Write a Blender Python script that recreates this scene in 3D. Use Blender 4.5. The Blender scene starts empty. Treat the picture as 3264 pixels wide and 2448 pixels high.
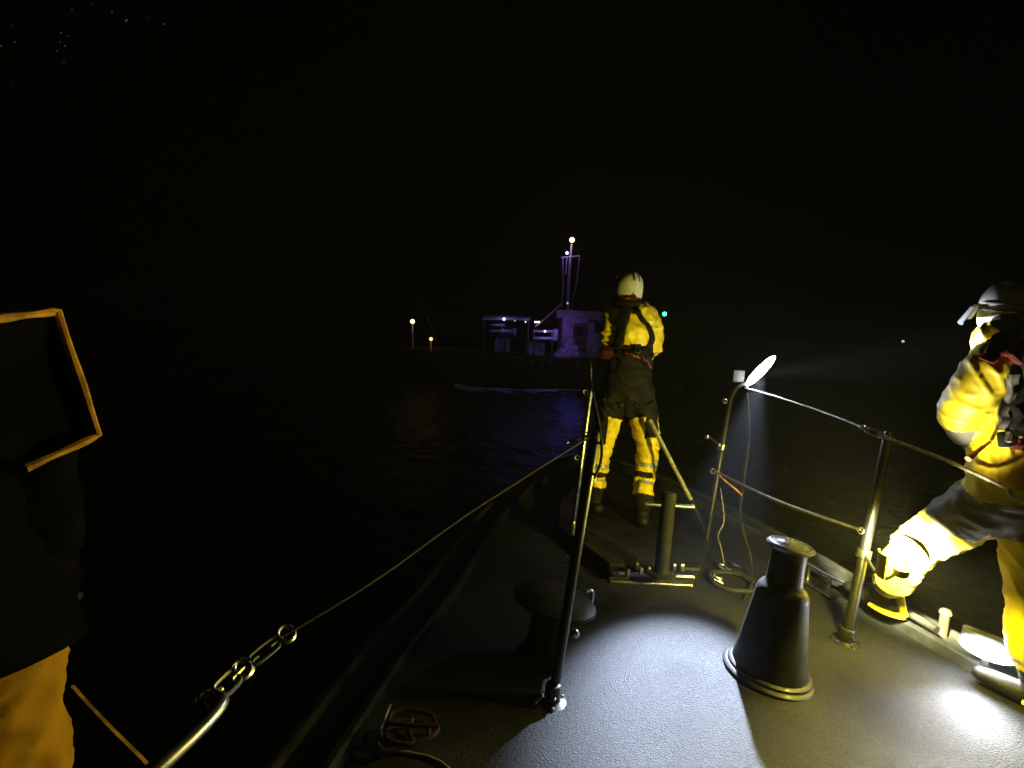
import bpy, bmesh, math, random
import numpy as np
from mathutils import Vector, Matrix, noise
from mathutils.bvhtree import BVHTree
random.seed(7)
R_ = math.radians
scene = bpy.context.scene
COL = scene.collection

# ------------------------------------------------------------------ camera
FPX, CX, CY, CAMH = 500.0, 512.0, 384.0, 1.55
TH, RO = math.atan(62 / 500.0), R_(3.0)
cF = Vector((0, math.cos(TH), -math.sin(TH)))
_r0, _u0 = Vector((1, 0, 0)), Vector((0, math.sin(TH), math.cos(TH)))
cR = _r0 * math.cos(RO) + _u0 * math.sin(RO)
cU = _u0 * math.cos(RO) - _r0 * math.sin(RO)
CAM = Vector((0, 0, CAMH))
cam_d = bpy.data.cameras.new('camera')
cam_d.sensor_width = 36.0
cam_d.lens = FPX / 1024 * 36.0
cam_d.clip_start, cam_d.clip_end = 0.02, 4000
cam = bpy.data.objects.new('camera', cam_d)
COL.objects.link(cam)
M = Matrix((cR, cU, -cF)).transposed().to_4x4()
M.translation = CAM
cam.matrix_world = M
scene.camera = cam

# ------------------------------------------------------------------ night sky, faint moonlight, exposure
world = bpy.data.worlds.new('World')
scene.world = world
world.use_nodes = True
wn = world.node_tree
sky_n = wn.nodes.new('ShaderNodeTexSky')
sky_n.sky_type = 'NISHITA'
sky_n.sun_disc = False
sky_n.sun_elevation = R_(-8)
sky_n.sun_rotation = R_(160)
wn.links.new(sky_n.outputs[0], wn.nodes['Background'].inputs[0])
wn.nodes['Background'].inputs[1].default_value = 0.08
moon_d = bpy.data.lights.new('moon', 'SUN')
moon_d.energy = 0.0015
moon_d.angle = R_(0.5)
moon_d.color = (0.75, 0.85, 1.0)
moon = bpy.data.objects.new('moon', moon_d)
moon.rotation_euler = (R_(50), 0, R_(150))
COL.objects.link(moon)
scene.view_settings.view_transform = 'Standard'
scene.view_settings.look = 'None'
scene.view_settings.exposure = 0.0
scene.view_settings.gamma = 1.0
scene.view_settings.use_curve_mapping = False
cy = scene.cycles
cy.use_denoising = True
cy.denoiser = 'OPENIMAGEDENOISE'
cy.max_bounces, cy.diffuse_bounces, cy.glossy_bounces = 5, 3, 3
cy.transmission_bounces, cy.volume_bounces = 4, 0
cy.sample_clamp_indirect = 4.0
cy.use_adaptive_sampling = True
cy.adaptive_threshold = 0.008
cy.caustics_reflective = cy.caustics_refractive = False

# ------------------------------------------------------------------ helpers
def ray(x, y): return cF + cR * ((x - CX) / FPX) + cU * ((CY - y) / FPX)
def at(x, y, z=0.0):            # where a line of sight meets height z
    d = ray(x, y); return CAM + d * ((z - CAMH) / d.z)
def dp(x, y, depth): return CAM + ray(x, y) * depth

def V(*a): return Vector(a)

def mat(name, col, rough=0.6, metal=0.0, var=0.15, vscale=6.0, bump=0.0, bscale=80.0, coat=0.0, spec=0.5, col2=None, bdist=0.002, sheen=0.0, wet=0.0):
    m = bpy.data.materials.new(name); m.use_nodes = True
    nt = m.node_tree; b = nt.nodes['Principled BSDF']; L = nt.links
    tc = nt.nodes.new('ShaderNodeTexCoord')
    no = nt.nodes.new('ShaderNodeTexNoise'); no.inputs['Scale'].default_value = vscale; no.inputs['Detail'].default_value = 5
    L.new(tc.outputs['Object'], no.inputs['Vector'])
    mx = nt.nodes.new('ShaderNodeMix'); mx.data_type = 'RGBA'
    c2 = col2 or tuple(c * (1 - var * 2) for c in col)
    mx.inputs[6].default_value = (*[min(1, c * (1 + var * (0 if col2 else 1))) for c in col], 1)
    mx.inputs[7].default_value = (*c2, 1)
    mr = nt.nodes.new('ShaderNodeMapRange'); mr.inputs[1].default_value = 0.35; mr.inputs[2].default_value = 0.68
    L.new(no.outputs[0], mr.inputs[0]); L.new(mr.outputs[0], mx.inputs[0]); L.new(mx.outputs[2], b.inputs['Base Color'])
    b.inputs['Metallic'].default_value = metal
    b.inputs['Specular IOR Level'].default_value = spec
    rr = nt.nodes.new('ShaderNodeMapRange'); rr.inputs[3].default_value = rough * 0.85; rr.inputs[4].default_value = min(1, rough * 1.2)
    n2 = nt.nodes.new('ShaderNodeTexNoise'); n2.inputs['Scale'].default_value = vscale * 2.7
    L.new(tc.outputs['Object'], n2.inputs['Vector'])
    L.new(n2.outputs[0], rr.inputs[0]); L.new(rr.outputs[0], b.inputs['Roughness'])
    b.inputs['Coat Weight'].default_value = coat
    b.inputs['Coat Roughness'].default_value = 0.15
    if sheen: b.inputs['Sheen Weight'].default_value = sheen
    if bump:
        bn = nt.nodes.new('ShaderNodeBump'); bn.inputs['Strength'].default_value = bump; bn.inputs['Distance'].default_value = bdist
        n3 = nt.nodes.new('ShaderNodeTexNoise'); n3.inputs['Scale'].default_value = bscale; n3.inputs['Detail'].default_value = 3
        L.new(tc.outputs['Object'], n3.inputs['Vector']); L.new(n3.outputs[0], bn.inputs['Height'])
        L.new(bn.outputs[0], b.inputs['Normal'])
    return m

def emit(name, col, strength):
    m = bpy.data.materials.new(name); m.use_nodes = True
    b = m.node_tree.nodes['Principled BSDF']
    b.inputs['Base Color'].default_value = (0.6, 0.6, 0.6, 1)
    b.inputs['Emission Color'].default_value = (*col, 1)
    b.inputs['Emission Strength'].default_value = strength
    return m

class MB:
    """collects vertices and faces of one mesh"""
    def __init__(s): s.v, s.f = [], []
    def add(s, vs, fs):
        o = len(s.v); s.v += [tuple(p) for p in vs]; s.f += [tuple(i + o for i in f) for f in fs]
    def box(s, c, size, rot=None):
        hx, hy, hz = [k / 2 for k in size]; c = Vector(c)
        P = [Vector((sx * hx, sy * hy, sz * hz)) for sz in (-1, 1) for sy in (-1, 1) for sx in (-1, 1)]
        if rot is not None: P = [rot @ p for p in P]
        s.add([c + p for p in P], [(0, 2, 3, 1), (4, 5, 7, 6), (0, 1, 5, 4), (2, 6, 7, 3), (0, 4, 6, 2), (1, 3, 7, 5)])
    def bbox(s, c, size, bev=0.006, rot=None):         # box with chamfered edges (hull of 24 points)
        hx, hy, hz = [k / 2 for k in size]; c = Vector(c); b = min(bev, hx * .9, hy * .9, hz * .9)
        bm = bmesh.new()
        for sx in (-1, 1):
            for sy in (-1, 1):
                for sz in (-1, 1):
                    for k in range(3):
                        p = [sx * hx, sy * hy, sz * hz]
                        for j in range(3):
                            if j != k: p[j] -= b * (sx, sy, sz)[j]
                        p = Vector(p)
                        if rot is not None: p = rot @ p
                        bm.verts.new(c + p)
        bmesh.ops.convex_hull(bm, input=bm.verts)
        bm.verts.index_update()
        s.add([v.co for v in bm.verts], [[v.index for v in f.verts] for f in bm.faces]); bm.free()
    def tube(s, pts, r, seg=10, ref=None, caps=True, closed=False):
        pts = [Vector(p) for p in pts]; n = len(pts)
        if not hasattr(r, '__len__'): r = [r] * n
        rings = []; prev = None
        for i, p in enumerate(pts):
            if closed: t = pts[(i + 1) % n] - pts[i - 1]
            else: t = pts[min(i + 1, n - 1)] - pts[max(i - 1, 0)]
            t.normalize()
            if ref is not None: side = Vector(ref)
            elif prev is not None: side = prev
            else: side = Vector((0, 0, 1)) if abs(t.z) < .9 else Vector((1, 0, 0))
            side = (side - t * side.dot(t)).normalized(); prev = side
            nn = t.cross(side)
            rr = r[i]; ra, rb = rr if hasattr(rr, '__len__') else (rr, rr)
            rings.append([p + side * (ra * math.cos(2 * math.pi * k / seg)) + nn * (rb * math.sin(2 * math.pi * k / seg)) for k in range(seg)])
        vs = [q for g in rings for q in g]; fs = []
        for i in range(n if closed else n - 1):
            j = (i + 1) % n
            for k in range(seg):
                k2 = (k + 1) % seg
                fs.append((i * seg + k, i * seg + k2, j * seg + k2, j * seg + k))
        if caps and not closed:
            fs.append(tuple(range(seg))[::-1]); fs.append(tuple((n - 1) * seg + k for k in range(seg)))
        s.add(vs, fs)
    def lathe(s, prof, seg=40, base=(0, 0, 0), axis=(0, 0, 1)):
        q = Vector((0, 0, 1)).rotation_difference(Vector(axis).normalized()); b = Vector(base)
        vs, fs = [], []
        for r, z in prof:
            for k in range(seg):
                a = 2 * math.pi * k / seg
                vs.append(b + q @ Vector((max(r, 1e-4) * math.cos(a), max(r, 1e-4) * math.sin(a), z)))
        for i in range(len(prof) - 1):
            for k in range(seg):
                k2 = (k + 1) % seg
                fs.append((i * seg + k, i * seg + k2, (i + 1) * seg + k2, (i + 1) * seg + k))
        s.add(vs, fs)
    def ball(s, c, r, rot=None, seg=16, rings=10):
        rx, ry, rz = r if hasattr(r, '__len__') else (r, r, r); c = Vector(c)
        vs, fs = [], []
        for i in range(rings + 1):
            ph = math.pi * i / rings
            for k in range(seg):
                a = 2 * math.pi * k / seg
                p = Vector((rx * math.sin(ph) * math.cos(a), ry * math.sin(ph) * math.sin(a), -rz * math.cos(ph)))
                if rot is not None: p = rot @ p
                vs.append(c + p)
        for i in range(rings):
            for k in range(seg):
                k2 = (k + 1) % seg
                fs.append((i * seg + k, i * seg + k2, (i + 1) * seg + k2, (i + 1) * seg + k))
        s.add(vs, fs)
    def mesh(s, name, smooth=35):
        me = bpy.data.meshes.new(name); me.from_pydata(s.v, [], s.f); me.validate()
        bm = bmesh.new(); bm.from_mesh(me)
        bmesh.ops.remove_doubles(bm, verts=bm.verts, dist=1e-5)
        bmesh.ops.recalc_face_normals(bm, faces=bm.faces)
        for f in bm.faces: f.smooth = True
        for e in bm.edges:
            if len(e.link_faces) == 2 and e.calc_face_angle(0) > R_(smooth): e.smooth = False
        bm.to_mesh(me); bm.free()
        return me
    def build(s, name, m, parent=None, smooth=35):
        return obj(name, s.mesh(name, smooth), m, parent)

def obj(name, me, m, parent=None):
    o = bpy.data.objects.new(name, me); COL.objects.link(o)
    if m is not None and not me.materials: me.materials.append(m)
    if parent is not None:
        o.parent = parent
        o.matrix_parent_inverse = Matrix.Translation(-parent.location)
    return o

def empty(name, loc, label, cat, group=None):
    o = bpy.data.objects.new(name, None); COL.objects.link(o)
    o.location = loc; o.empty_display_size = 0.1
    return tag(o, label, cat, group)

def tag(o, label=None, cat=None, group=None, kind=None):
    if label: o['label'] = label
    if cat: o['category'] = cat
    if group: o['group'] = group
    if kind: o['kind'] = kind
    return o

def spline(pts, n=12):
    pts = [Vector(p) for p in pts]; out = []
    for i in range(len(pts) - 1):
        p0, p1, p2, p3 = pts[max(i - 1, 0)], pts[i], pts[i + 1], pts[min(i + 2, len(pts) - 1)]
        for k in range(n):
            t = k / n
            out.append(0.5 * ((2 * p1) + (p2 - p0) * t + (2 * p0 - 5 * p1 + 4 * p2 - p3) * t * t + (3 * p1 - p0 - 3 * p2 + p3) * t ** 3))
    out.append(pts[-1]); return out

def light(name, kind, loc, energy, col, size=0.05, aim=None, cone=None, blend=0.3, parent=None):
    d = bpy.data.lights.new(name, kind); d.energy = energy; d.color = col
    d.shadow_soft_size = size
    o = bpy.data.objects.new(name, d); COL.objects.link(o); o.location = loc
    if aim is not None:
        o.rotation_euler = (Vector(aim) - Vector(loc)).to_track_quat('-Z', 'Y').to_euler()
    if kind == 'SPOT':
        d.spot_size = R_(cone); d.spot_blend = blend
    if parent is not None:
        o.parent = parent; o.matrix_parent_inverse = Matrix.Translation(-parent.location)
    return o

# ------------------------------------------------------------------ materials
def deck_material():
    m = bpy.data.materials.new('deck_nonslip'); m.use_nodes = True
    nt = m.node_tree; b = nt.nodes['Principled BSDF']; L = nt.links
    tc = nt.nodes.new('ShaderNodeTexCoord')
    def ns(scale, detail=4): 
        n = nt.nodes.new('ShaderNodeTexNoise'); n.inputs['Scale'].default_value = scale; n.inputs['Detail'].default_value = detail
        L.new(tc.outputs['Object'], n.inputs['Vector']); return n
    big, grit, fine = ns(3.0), ns(120, 2), ns(420, 2)
    vor = nt.nodes.new('ShaderNodeTexVoronoi'); vor.inputs['Scale'].default_value = 150
    L.new(tc.outputs['Object'], vor.inputs['Vector'])
    mx = nt.nodes.new('ShaderNodeMix'); mx.data_type = 'RGBA'
    mx.inputs[6].default_value = (0.020, 0.0215, 0.025, 1); mx.inputs[7].default_value = (0.029, 0.031, 0.036, 1)
    L.new(big.outputs[0], mx.inputs[0])
    mx2 = nt.nodes.new('ShaderNodeMix'); mx2.data_type = 'RGBA'; mx2.blend_type = 'MULTIPLY'; mx2.inputs[0].default_value = 0.75
    rmp = nt.nodes.new('ShaderNodeMapRange'); rmp.inputs[1].default_value = 0.35; rmp.inputs[2].default_value = 0.65; rmp.inputs[3].default_value = 0.35; rmp.inputs[4].default_value = 1.3
    L.new(grit.outputs[0], rmp.inputs[0])
    st = ns(1.3, 7); sr = nt.nodes.new('ShaderNodeMapRange'); sr.inputs[1].default_value = 0.46; sr.inputs[2].default_value = 0.62; sr.inputs[3].default_value = 1.08; sr.inputs[4].default_value = 0.62
    L.new(st.outputs[0], sr.inputs[0]); mx3 = nt.nodes.new('ShaderNodeMix'); mx3.data_type = 'RGBA'; mx3.blend_type = 'MULTIPLY'; mx3.inputs[0].default_value = 1.0
    L.new(mx.outputs[2], mx3.inputs[6]); L.new(sr.outputs[0], mx3.inputs[7])
    L.new(mx3.outputs[2], mx2.inputs[6]); L.new(rmp.outputs[0], mx2.inputs[7]); L.new(mx2.outputs[2], b.inputs['Base Color'])
    rr = nt.nodes.new('ShaderNodeMapRange'); rr.inputs[3].default_value = 0.42; rr.inputs[4].default_value = 0.8; b.inputs['Specular IOR Level'].default_value = 0.22
    L.new(big.outputs[0], rr.inputs[0]); L.new(rr.outputs[0], b.inputs['Roughness'])
    ad = nt.nodes.new('ShaderNodeMath'); ad.operation = 'ADD'
    L.new(vor.outputs[0], ad.inputs[0]); L.new(fine.outputs[0], ad.inputs[1])
    bn = nt.nodes.new('ShaderNodeBump'); bn.inputs['Strength'].default_value = 0.9; bn.inputs['Distance'].default_value = 0.004
    L.new(ad.outputs[0], bn.inputs['Height']); L.new(bn.outputs[0], b.inputs['Normal'])
    return m

mt = {}
mt['deck'] = deck_material()
mt['grey_paint'] = mat('grey_painted_steel', (0.045, 0.048, 0.052), 0.5, 0, 0.25, 9, 0.2, 60, coat=0.0, spec=.12)
mt['hullpaint'] = mat('dark_blue_hull', (0.012, 0.018, 0.045), 0.35, 0, 0.2, 3)
mt['steel'] = mat('stainless_steel', (0.55, 0.55, 0.54), 0.28, 1.0, 0.12, 20, 0.05, 200)
mt['dark_steel'] = mat('dark_painted_post', (0.010, 0.010, 0.011), 0.42, 0.0, 0.25, 14, 0.2, 90, coat=0.25)
mt['black_iron'] = mat('black_wet_iron', (0.014, 0.0135, 0.0135), 0.5, 0.0, 0.3, 12, 0.45, 70, coat=0.06, spec=.3)
mt['wire_shaded'] = mat('shaded_port_wire', (.018, .016, .013), .75, .05, .3, 60, .5, 300)  # port guard wire, shade put into its colour where little light falls
mt['wire'] = mat('galvanised_wire', (0.42, 0.41, 0.39), 0.42, 1.0, 0.2, 60, 0.5, 300)
mt['rope_dark'] = mat('dark_wet_rope', (0.03, 0.027, 0.024), 0.7, 0, 0.3, 40, 0.6, 300)
mt['rope_dull'] = mat('dull_wet_rope', (.09, .08, .06), .8, 0, .3, 40, .6, 300, spec=.2)
mt['rope_pale'] = mat('pale_rope', (0.35, 0.32, 0.24), 0.75, 0, 0.25, 40, 0.6, 300)
mt['cable'] = mat('pole_end_shade_black', (0.03, 0.03, 0.03), 0.3, 0, 0.2, 40)  # black for the shaded lower end of the pole
mt['yellow'] = mat('yellow_oilskin', (0.84, 0.64, 0.012), 0.5, 0, 0.07, 7, 0.25, 180, sheen=0.1)
mt['dark_cloth'] = mat('charcoal_cloth', (0.014, 0.013, 0.012), 0.85, 0, 0.3, 10, 0.4, 240, spec=0.12)
mt['grey_cloth'] = mat('grey_patch_cloth', (0.15, 0.145, 0.12), 0.6, 0, 0.2, 12, 0.3, 240)
mt['tape'] = mat('grey_reflective_tape', (0.36, 0.36, 0.34), 0.4, 0.2, 0.12, 30, 0.15, 260)
mt['webbing'] = mat('black_webbing', (0.010, 0.0095, 0.010), 0.75, 0, 0.3, 30, 0.5, 500, spec=0.15)
mt['web_grey'] = mat('grey_webbing', (0.14, 0.135, 0.14), 0.6, 0, 0.2, 30, 0.5, 500)
mt['red'] = mat('red_harness', (0.16, 0.006, 0.014), 0.55, 0, 0.2, 25, 0.3, 300)
mt['orange'] = mat('orange_strap', (0.55, 0.10, 0.015), 0.55, 0, 0.2, 25, 0.3, 300)
mt['helmet'] = mat('white_helmet_shell', (0.78, 0.78, 0.75), 0.3, 0, 0.05, 8, 0, 80, coat=0.4)
mt['visor'] = mat('smoked_visor', (0.42, 0.42, 0.46), 0.2, 0, 0.1, 8, coat=0.5)
mt['glove'] = mat('black_glove', (0.025, 0.025, 0.026), 0.55, 0, 0.3, 30, 0.4, 200)
mt['boot'] = mat('black_boot', (0.010, 0.010, 0.010), 0.55, 0, 0.3, 20, 0.2, 120, spec=.25)
mt['skin'] = mat('skin', (0.45, 0.25, 0.17), 0.5, 0, 0.1, 20)
mt['black_cloth'] = mat('black_jacket_cloth', (0.0018, 0.0018, 0.0022), 0.9, 0, 0.3, 12, 0.3, 200, spec=0.03)
mt['trim'] = mat('orange_piping', (0.62, 0.30, 0.02), 0.7, 0, 0.3, 30, 0.5, 300)
mt['ochre'] = mat('ochre_trouser_cloth', (0.46, 0.23, 0.008), 0.75, 0, 0.12, 9, 0.4, 200, spec=0.2)
mt['lamp_body'] = mat('lamp_housing', (0.03, 0.03, 0.03), 0.45, 0, 0.2, 20)
mt['vent'] = mat('dark_vent_paint', (.016, .016, .012), .6, 0, .3, 10, .2, 60, spec=.12)
mt['gunwale_dark'] = mat('shaded_gunwale_paint', (.014, .015, .018), .6, 0, .3, 9, .2, 60, spec=.1)  # port copy of the gunwale paint, darkened for the shade on that side
mt['sage'] = mat('olive_grey_paint', (0.022, 0.023, 0.015), 0.6, 0, 0.25, 10, 0.2, 60, spec=.15)

# ------------------------------------------------------------------ sea
def sea_material():
    m = bpy.data.materials.new('night_sea_water'); m.use_nodes = True
    nt = m.node_tree; b = nt.nodes['Principled BSDF']; L = nt.links
    b.inputs['Base Color'].default_value = (0.0012, 0.002, 0.006, 1)
    b.inputs['Roughness'].default_value = 0.34
    b.inputs['Specular IOR Level'].default_value = 0.05
    b.inputs['IOR'].default_value = 1.33
    tc = nt.nodes.new('ShaderNodeTexCoord')
    n = nt.nodes.new('ShaderNodeTexNoise'); n.inputs['Scale'].default_value = 2.2; n.inputs['Detail'].default_value = 6
    L.new(tc.outputs['Object'], n.inputs['Vector'])
    bn = nt.nodes.new('ShaderNodeBump'); bn.inputs['Strength'].default_value = 0.7; bn.inputs['Distance'].default_value = 0.25
    L.new(n.outputs[0], bn.inputs['Height']); L.new(bn.outputs[0], b.inputs['Normal'])
    return m
SEA = -1.6
def wave(x, y):
    a = noise.noise(Vector((x * .22, y * .3, 1.3))) * .22 + noise.noise(Vector((x * .7, y * .9, 5.1))) * .08
    return a
mb = MB()
def axis_steps(lo, hi, fine_lo, fine_hi, step):
    out = []; x = fine_lo
    while x <= fine_hi: out.append(x); x += step
    s = step
    while out[-1] < hi: s *= 1.35; out.append(min(hi, out[-1] + s))
    s = step; left = []; x = fine_lo
    while x > lo: s *= 1.35; x = max(lo, x - s); left.append(x)
    return left[::-1] + out
xs = axis_steps(-300, 300, -18, 22, 0.45); ys = axis_steps(-300, 300, -3, 34, 0.45)
vs = [(x, y, SEA + wave(x, y) * (1 if abs(x) < 60 and abs(y) < 80 else 0.0)) for y in ys for x in xs]
nx = len(xs)
mb.add(vs, [(j * nx + i, j * nx + i + 1, (j + 1) * nx + i + 1, (j + 1) * nx + i) for j in range(len(ys) - 1) for i in range(nx - 1)])
sea = mb.build('sea', sea_material(), smooth=180)
tag(sea, 'black night sea around the boats', kind='structure')

# ------------------------------------------------------------------ our own foredeck
MID = 0.95
WT = [(-3.0, 2.0), (-1.5, 1.92), (0, 1.72), (1.2, 1.53), (2.1, 1.35), (2.63, 1.19), (3.41, 1.03), (3.92, 0.90), (4.5, 0.70), (5.1, 0.42), (5.45, 0.2), (5.6, 0.04)]
def half(y):
    for (y0, w0), (y1, w1) in zip(WT, WT[1:]):
        if y0 <= y <= y1: return w0 + (w1 - w0) * (y - y0) / (y1 - y0)
    return WT[-1][1] if y > 0 else WT[0][1]
YS = [-3 + 8.6 * i / 60 for i in range(61)]
mb = MB(); vs = []; K = 16
for y in YS:
    for k in range(K + 1):
        u = -1 + 2 * k / K
        vs.append((MID + u * (half(y) + .01), y, 0.012 * (1 - u * u)))
mb.add(vs, [(j * (K + 1) + i, j * (K + 1) + i + 1, (j + 1) * (K + 1) + i + 1, (j + 1) * (K + 1) + i) for j in range(60) for i in range(K)])
deck = tag(mb.build('deck', mt['deck'], smooth=180), 'grey non slip foredeck of our own boat', kind='structure')
# gunwale: inner upstand, flat covering board, outer lip, topsides to the water
for s, nm in ((1, 'starboard'), (-1, 'port')):
    prof = [(0.0, -0.02), (0.0, 0.055), (0.012, 0.065), (0.035, 0.065), (0.045, 0.052), (0.05, 0.03), (0.19, 0.022), (0.195, 0.045), (0.205, 0.052), (0.225, 0.052), (0.235, 0.04), (0.235, -0.1), (0.29, -0.13), (0.29, -0.22), (0.22, -0.25), (0.1, -0.8), (-0.15, SEA - .5)]
    mb = MB(); vs = []
    for y in YS:
        taper = min(1, half(y) / 0.5)
        for dx, z in prof: vs.append((MID + s * max(0.02, half(y) + dx * (1 if dx > 0 else taper)), y, z))
    n = len(prof)
    mb.add(vs, [(j * n + i, j * n + i + 1, (j + 1) * n + i + 1, (j + 1) * n + i) for j in range(60) for i in range(n - 1)])
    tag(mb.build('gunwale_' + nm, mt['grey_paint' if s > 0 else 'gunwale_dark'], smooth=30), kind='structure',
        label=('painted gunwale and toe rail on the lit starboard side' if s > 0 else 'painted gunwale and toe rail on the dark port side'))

# raised bow platform with a double tubular lip, carrying the bitts
PZ = 0.10
pl = empty('bow_platform', (MID, 3.4, 0), 'raised steel bow platform under the crewman standing at the bow', 'platform')
mb = MB(); outl = [(0.66, 2.93), (1.22, 2.93), (1.52, 3.5), (1.45, 4.0), (1.2, 4.6), (0.95, 5.1), (0.7, 4.6), (0.45, 4.0), (0.38, 3.5)]
n = len(outl)
mb.add([(x, y, 0.004) for x, y in outl] + [(x, y, PZ - .012) for x, y in outl] + [(MID + (x - MID) * .98, 3.6 + (y - 3.6) * .985, PZ) for x, y in outl],
       [tuple(range(2 * n, 3 * n))] + [(i, (i + 1) % n, (i + 1) % n + n, i + n) for i in range(n)] + [(i + n, (i + 1) % n + n, (i + 1) % n + 2 * n, i + 2 * n) for i in range(n)])
mb.build('plate', mt['black_iron'], pl)
for dy, dz in ((0, .015), (-.015, .075)):
    mb = MB(); mb.tube([(0.66, 2.88 + dy, dz), (1.16, 2.88 + dy, dz)], .013, 12); mb.build('lip_tube', mt['steel'], pl)
mb = MB(); mb.bbox((0.91, 2.89, .045), (.52, .012, .05)); mb.build('lip_plate', mt['grey_paint'], pl)
for px, py in ((637, 567), (641, 572), (649, 571), (674, 568), (682, 568), (628, 574), (660, 569)):
    p = at(px, py, PZ + .01); mb = MB()
    mb.lathe([(0, 0.028), (.010, .028), (.014, .022), (.016, .018), (.016, -.012), (0, -.012)], 6, p); mb.build('bolt', mt['steel'], pl)

# samson post with cross pin
sp0 = at(661, 575, PZ); sp1 = dp(669, 492, (sp0 - CAM).dot(cF) + 0.0)
sp = empty('samson_post', sp0, 'upright iron mooring post with a cross pin, standing on the bow platform', 'mooring post')
mb = MB(); ax = (sp1 - sp0); L_ = ax.length
mb.lathe([(0, 0), (.085, 0), (.085, .012), (.05, .02), (.043, .05), (.043, L_ - .05), (.046, L_ - .045), (.046, L_ - .012), (.036, L_), (0, L_)], 32, sp0, ax); mb.build('post', mt['sage'], sp)
pn = sp0 + ax * .84
mb = MB(); pd = (dp(694, 507, (pn - CAM).dot(cF)) - pn); mb.tube([pn - pd * .9, pn + pd], .014, 12); mb.build('cross_pin', mt['steel'], sp)

# ------------------------------------------------------------------ guard rail stanchions
def stanchion(base, top, r, label, collar=True, m='dark_steel'):
    base, top = Vector(base), Vector(top)
    e = empty('rail_stanchion', base, label, 'stanchion', 'stanchions of the guard rail')
    ax = top - base; d = ax.normalized(); L_ = ax.length
    mb = MB(); mb.lathe([(0, 0.004), (r, 0.004), (r, L_ - .03), (r * .8, L_ - .008), (r * .4, L_), (0, L_)], 24, base, ax); mb.build('pole', mt[m], e)
    mb = MB(); mb.lathe([(0, 0), (r * 3.0, 0), (r * 3.0, .008), (r * 1.9, .014), (r * 1.55, .02), (r * 1.55, .075), (r * 1.35, .085), (r * 1.02, .088)], 28, base, (0, 0, 1)); mb.build('deck_socket', mt[m], e)
    for k in range(3):
        a = 2.1 * k + .5; mb = MB(); mb.lathe([(0, .02), (.007, .019), (.009, .014), (.009, .006)], 8, base + Vector((math.cos(a) * r * 2.4, math.sin(a) * r * 2.4, 0))); mb.build('screw', mt['steel'], e)
    mb = MB(); side = d.cross(Vector((0, 1, 0))).normalized()
    mb.tube([base + d * .05 + Vector((.0, -1, 0)) * r * 1.3, base + d * .05 + Vector((0, -1, 0)) * r * 2.3], .006, 8); mb.build('set_screw', mt['steel'], e)
    for h in (L_ - .03, L_ * .52):
        mb = MB(); c = base + d * h
        mb.tube([c + side * (r + .016) + d * (.016 * math.cos(k * math.pi / 6)) + side * (.016 * math.sin(k * math.pi / 6)) for k in range(12)], .0045, 6, closed=True); mb.build('wire_eye', mt['steel'], e)
    return e, d, L_
S1b, S1t = at(704, 553), V(1.55, 3.51, 1.10)
S2b, S2t = at(845, 643), V(1.97, 2.56, 1.09)
P1b, P1t = at(552, 703), V(0.36, 2.04, 1.12)
P2b, P2t = V(0.48, 3.37, PZ), V(0.55, 3.45, 1.12)
stanchion(S1b, S1t, .019, 'forward starboard stanchion carrying the white lamp at its top')
stanchion(S2b, S2t, .024, 'starboard stanchion beside the added yellow lamp')
stanchion(P1b, P1t, .021, 'nearest dark port stanchion rising in front of the bow crewman')
stanchion(P2b, P2t, .017, 'slim forward port stanchion at the left leg of the bow crewman', m='steel')

# ------------------------------------------------------------------ wires and turnbuckles
def rope(name, pts, r, m, label, cat, lay=0.0, seg=8, group=None, n=10):
    pts = spline(pts, n); mb = MB()
    if lay:
        N = max(40, int(sum((b - a).length for a, b in zip(pts, pts[1:])) / lay * 7))
        cum = [0]
        for a, b in zip(pts, pts[1:]): cum.append(cum[-1] + (b - a).length)
        def samp(s):
            for i in range(len(pts) - 1):
                if s <= cum[i + 1] or i == len(pts) - 2:
                    return pts[i].lerp(pts[i + 1], (s - cum[i]) / max(1e-9, cum[i + 1] - cum[i])), (pts[i + 1] - pts[i]).normalized()
        for st in range(3):
            q = []
            for i in range(N + 1):
                s = cum[-1] * i / N; p, t = samp(s)
                u = t.cross(Vector((0, 0, 1))).normalized(); w = u.cross(t)
                a = 2 * math.pi * (s / lay + st / 3)
                q.append(p + (u * math.cos(a) + w * math.sin(a)) * r * .52)
            mb.tube(q, r * .55, 6)
    else: mb.tube(pts, r, seg)
    o = mb.build(name, mt[m] if isinstance(m, str) else m, smooth=60)
    tag(o, label, cat, group); return o

def turnbuckle(a, b, label, w=.016, r=.0055):
    """two parallel bars with threaded eyes at each end, from a to b"""
    a, b = Vector(a), Vector(b); d = (b - a).normalized(); L_ = (b - a).length
    e = empty('turnbuckle', a, label, 'turnbuckle')
    u = d.cross(Vector((0, 0, 1))).normalized(); u = (u * .8 + d.cross(u) * .6).normalized()
    for s in (-1, 1):
        mb = MB(); mb.tube(spline([a + d * L_ * .22 + u * s * w * .3, a + d * L_ * .27 + u * s * w, a + d * L_ * .73 + u * s * w, a + d * L_ * .78 + u * s * w * .3], 6), r, 8); mb.build('side_bar', mt['steel'], e)
    for p, q in ((a, a + d * L_ * .36), (b, b - d * L_ * .36)):
        mb = MB(); mb.tube([p, q], r * .9, 8); mb.build('threaded_rod', mt['steel'], e)
    for p in (a, b):
        mb = MB(); mb.tube([p + d * (.014 * math.cos(k * math.pi / 6)) + u * (.014 * math.sin(k * math.pi / 6)) for k in range(12)], .004, 6, closed=True); mb.build('eye', mt['steel'], e)
    return e

LA = dp(748, 386, 3.47)
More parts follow.
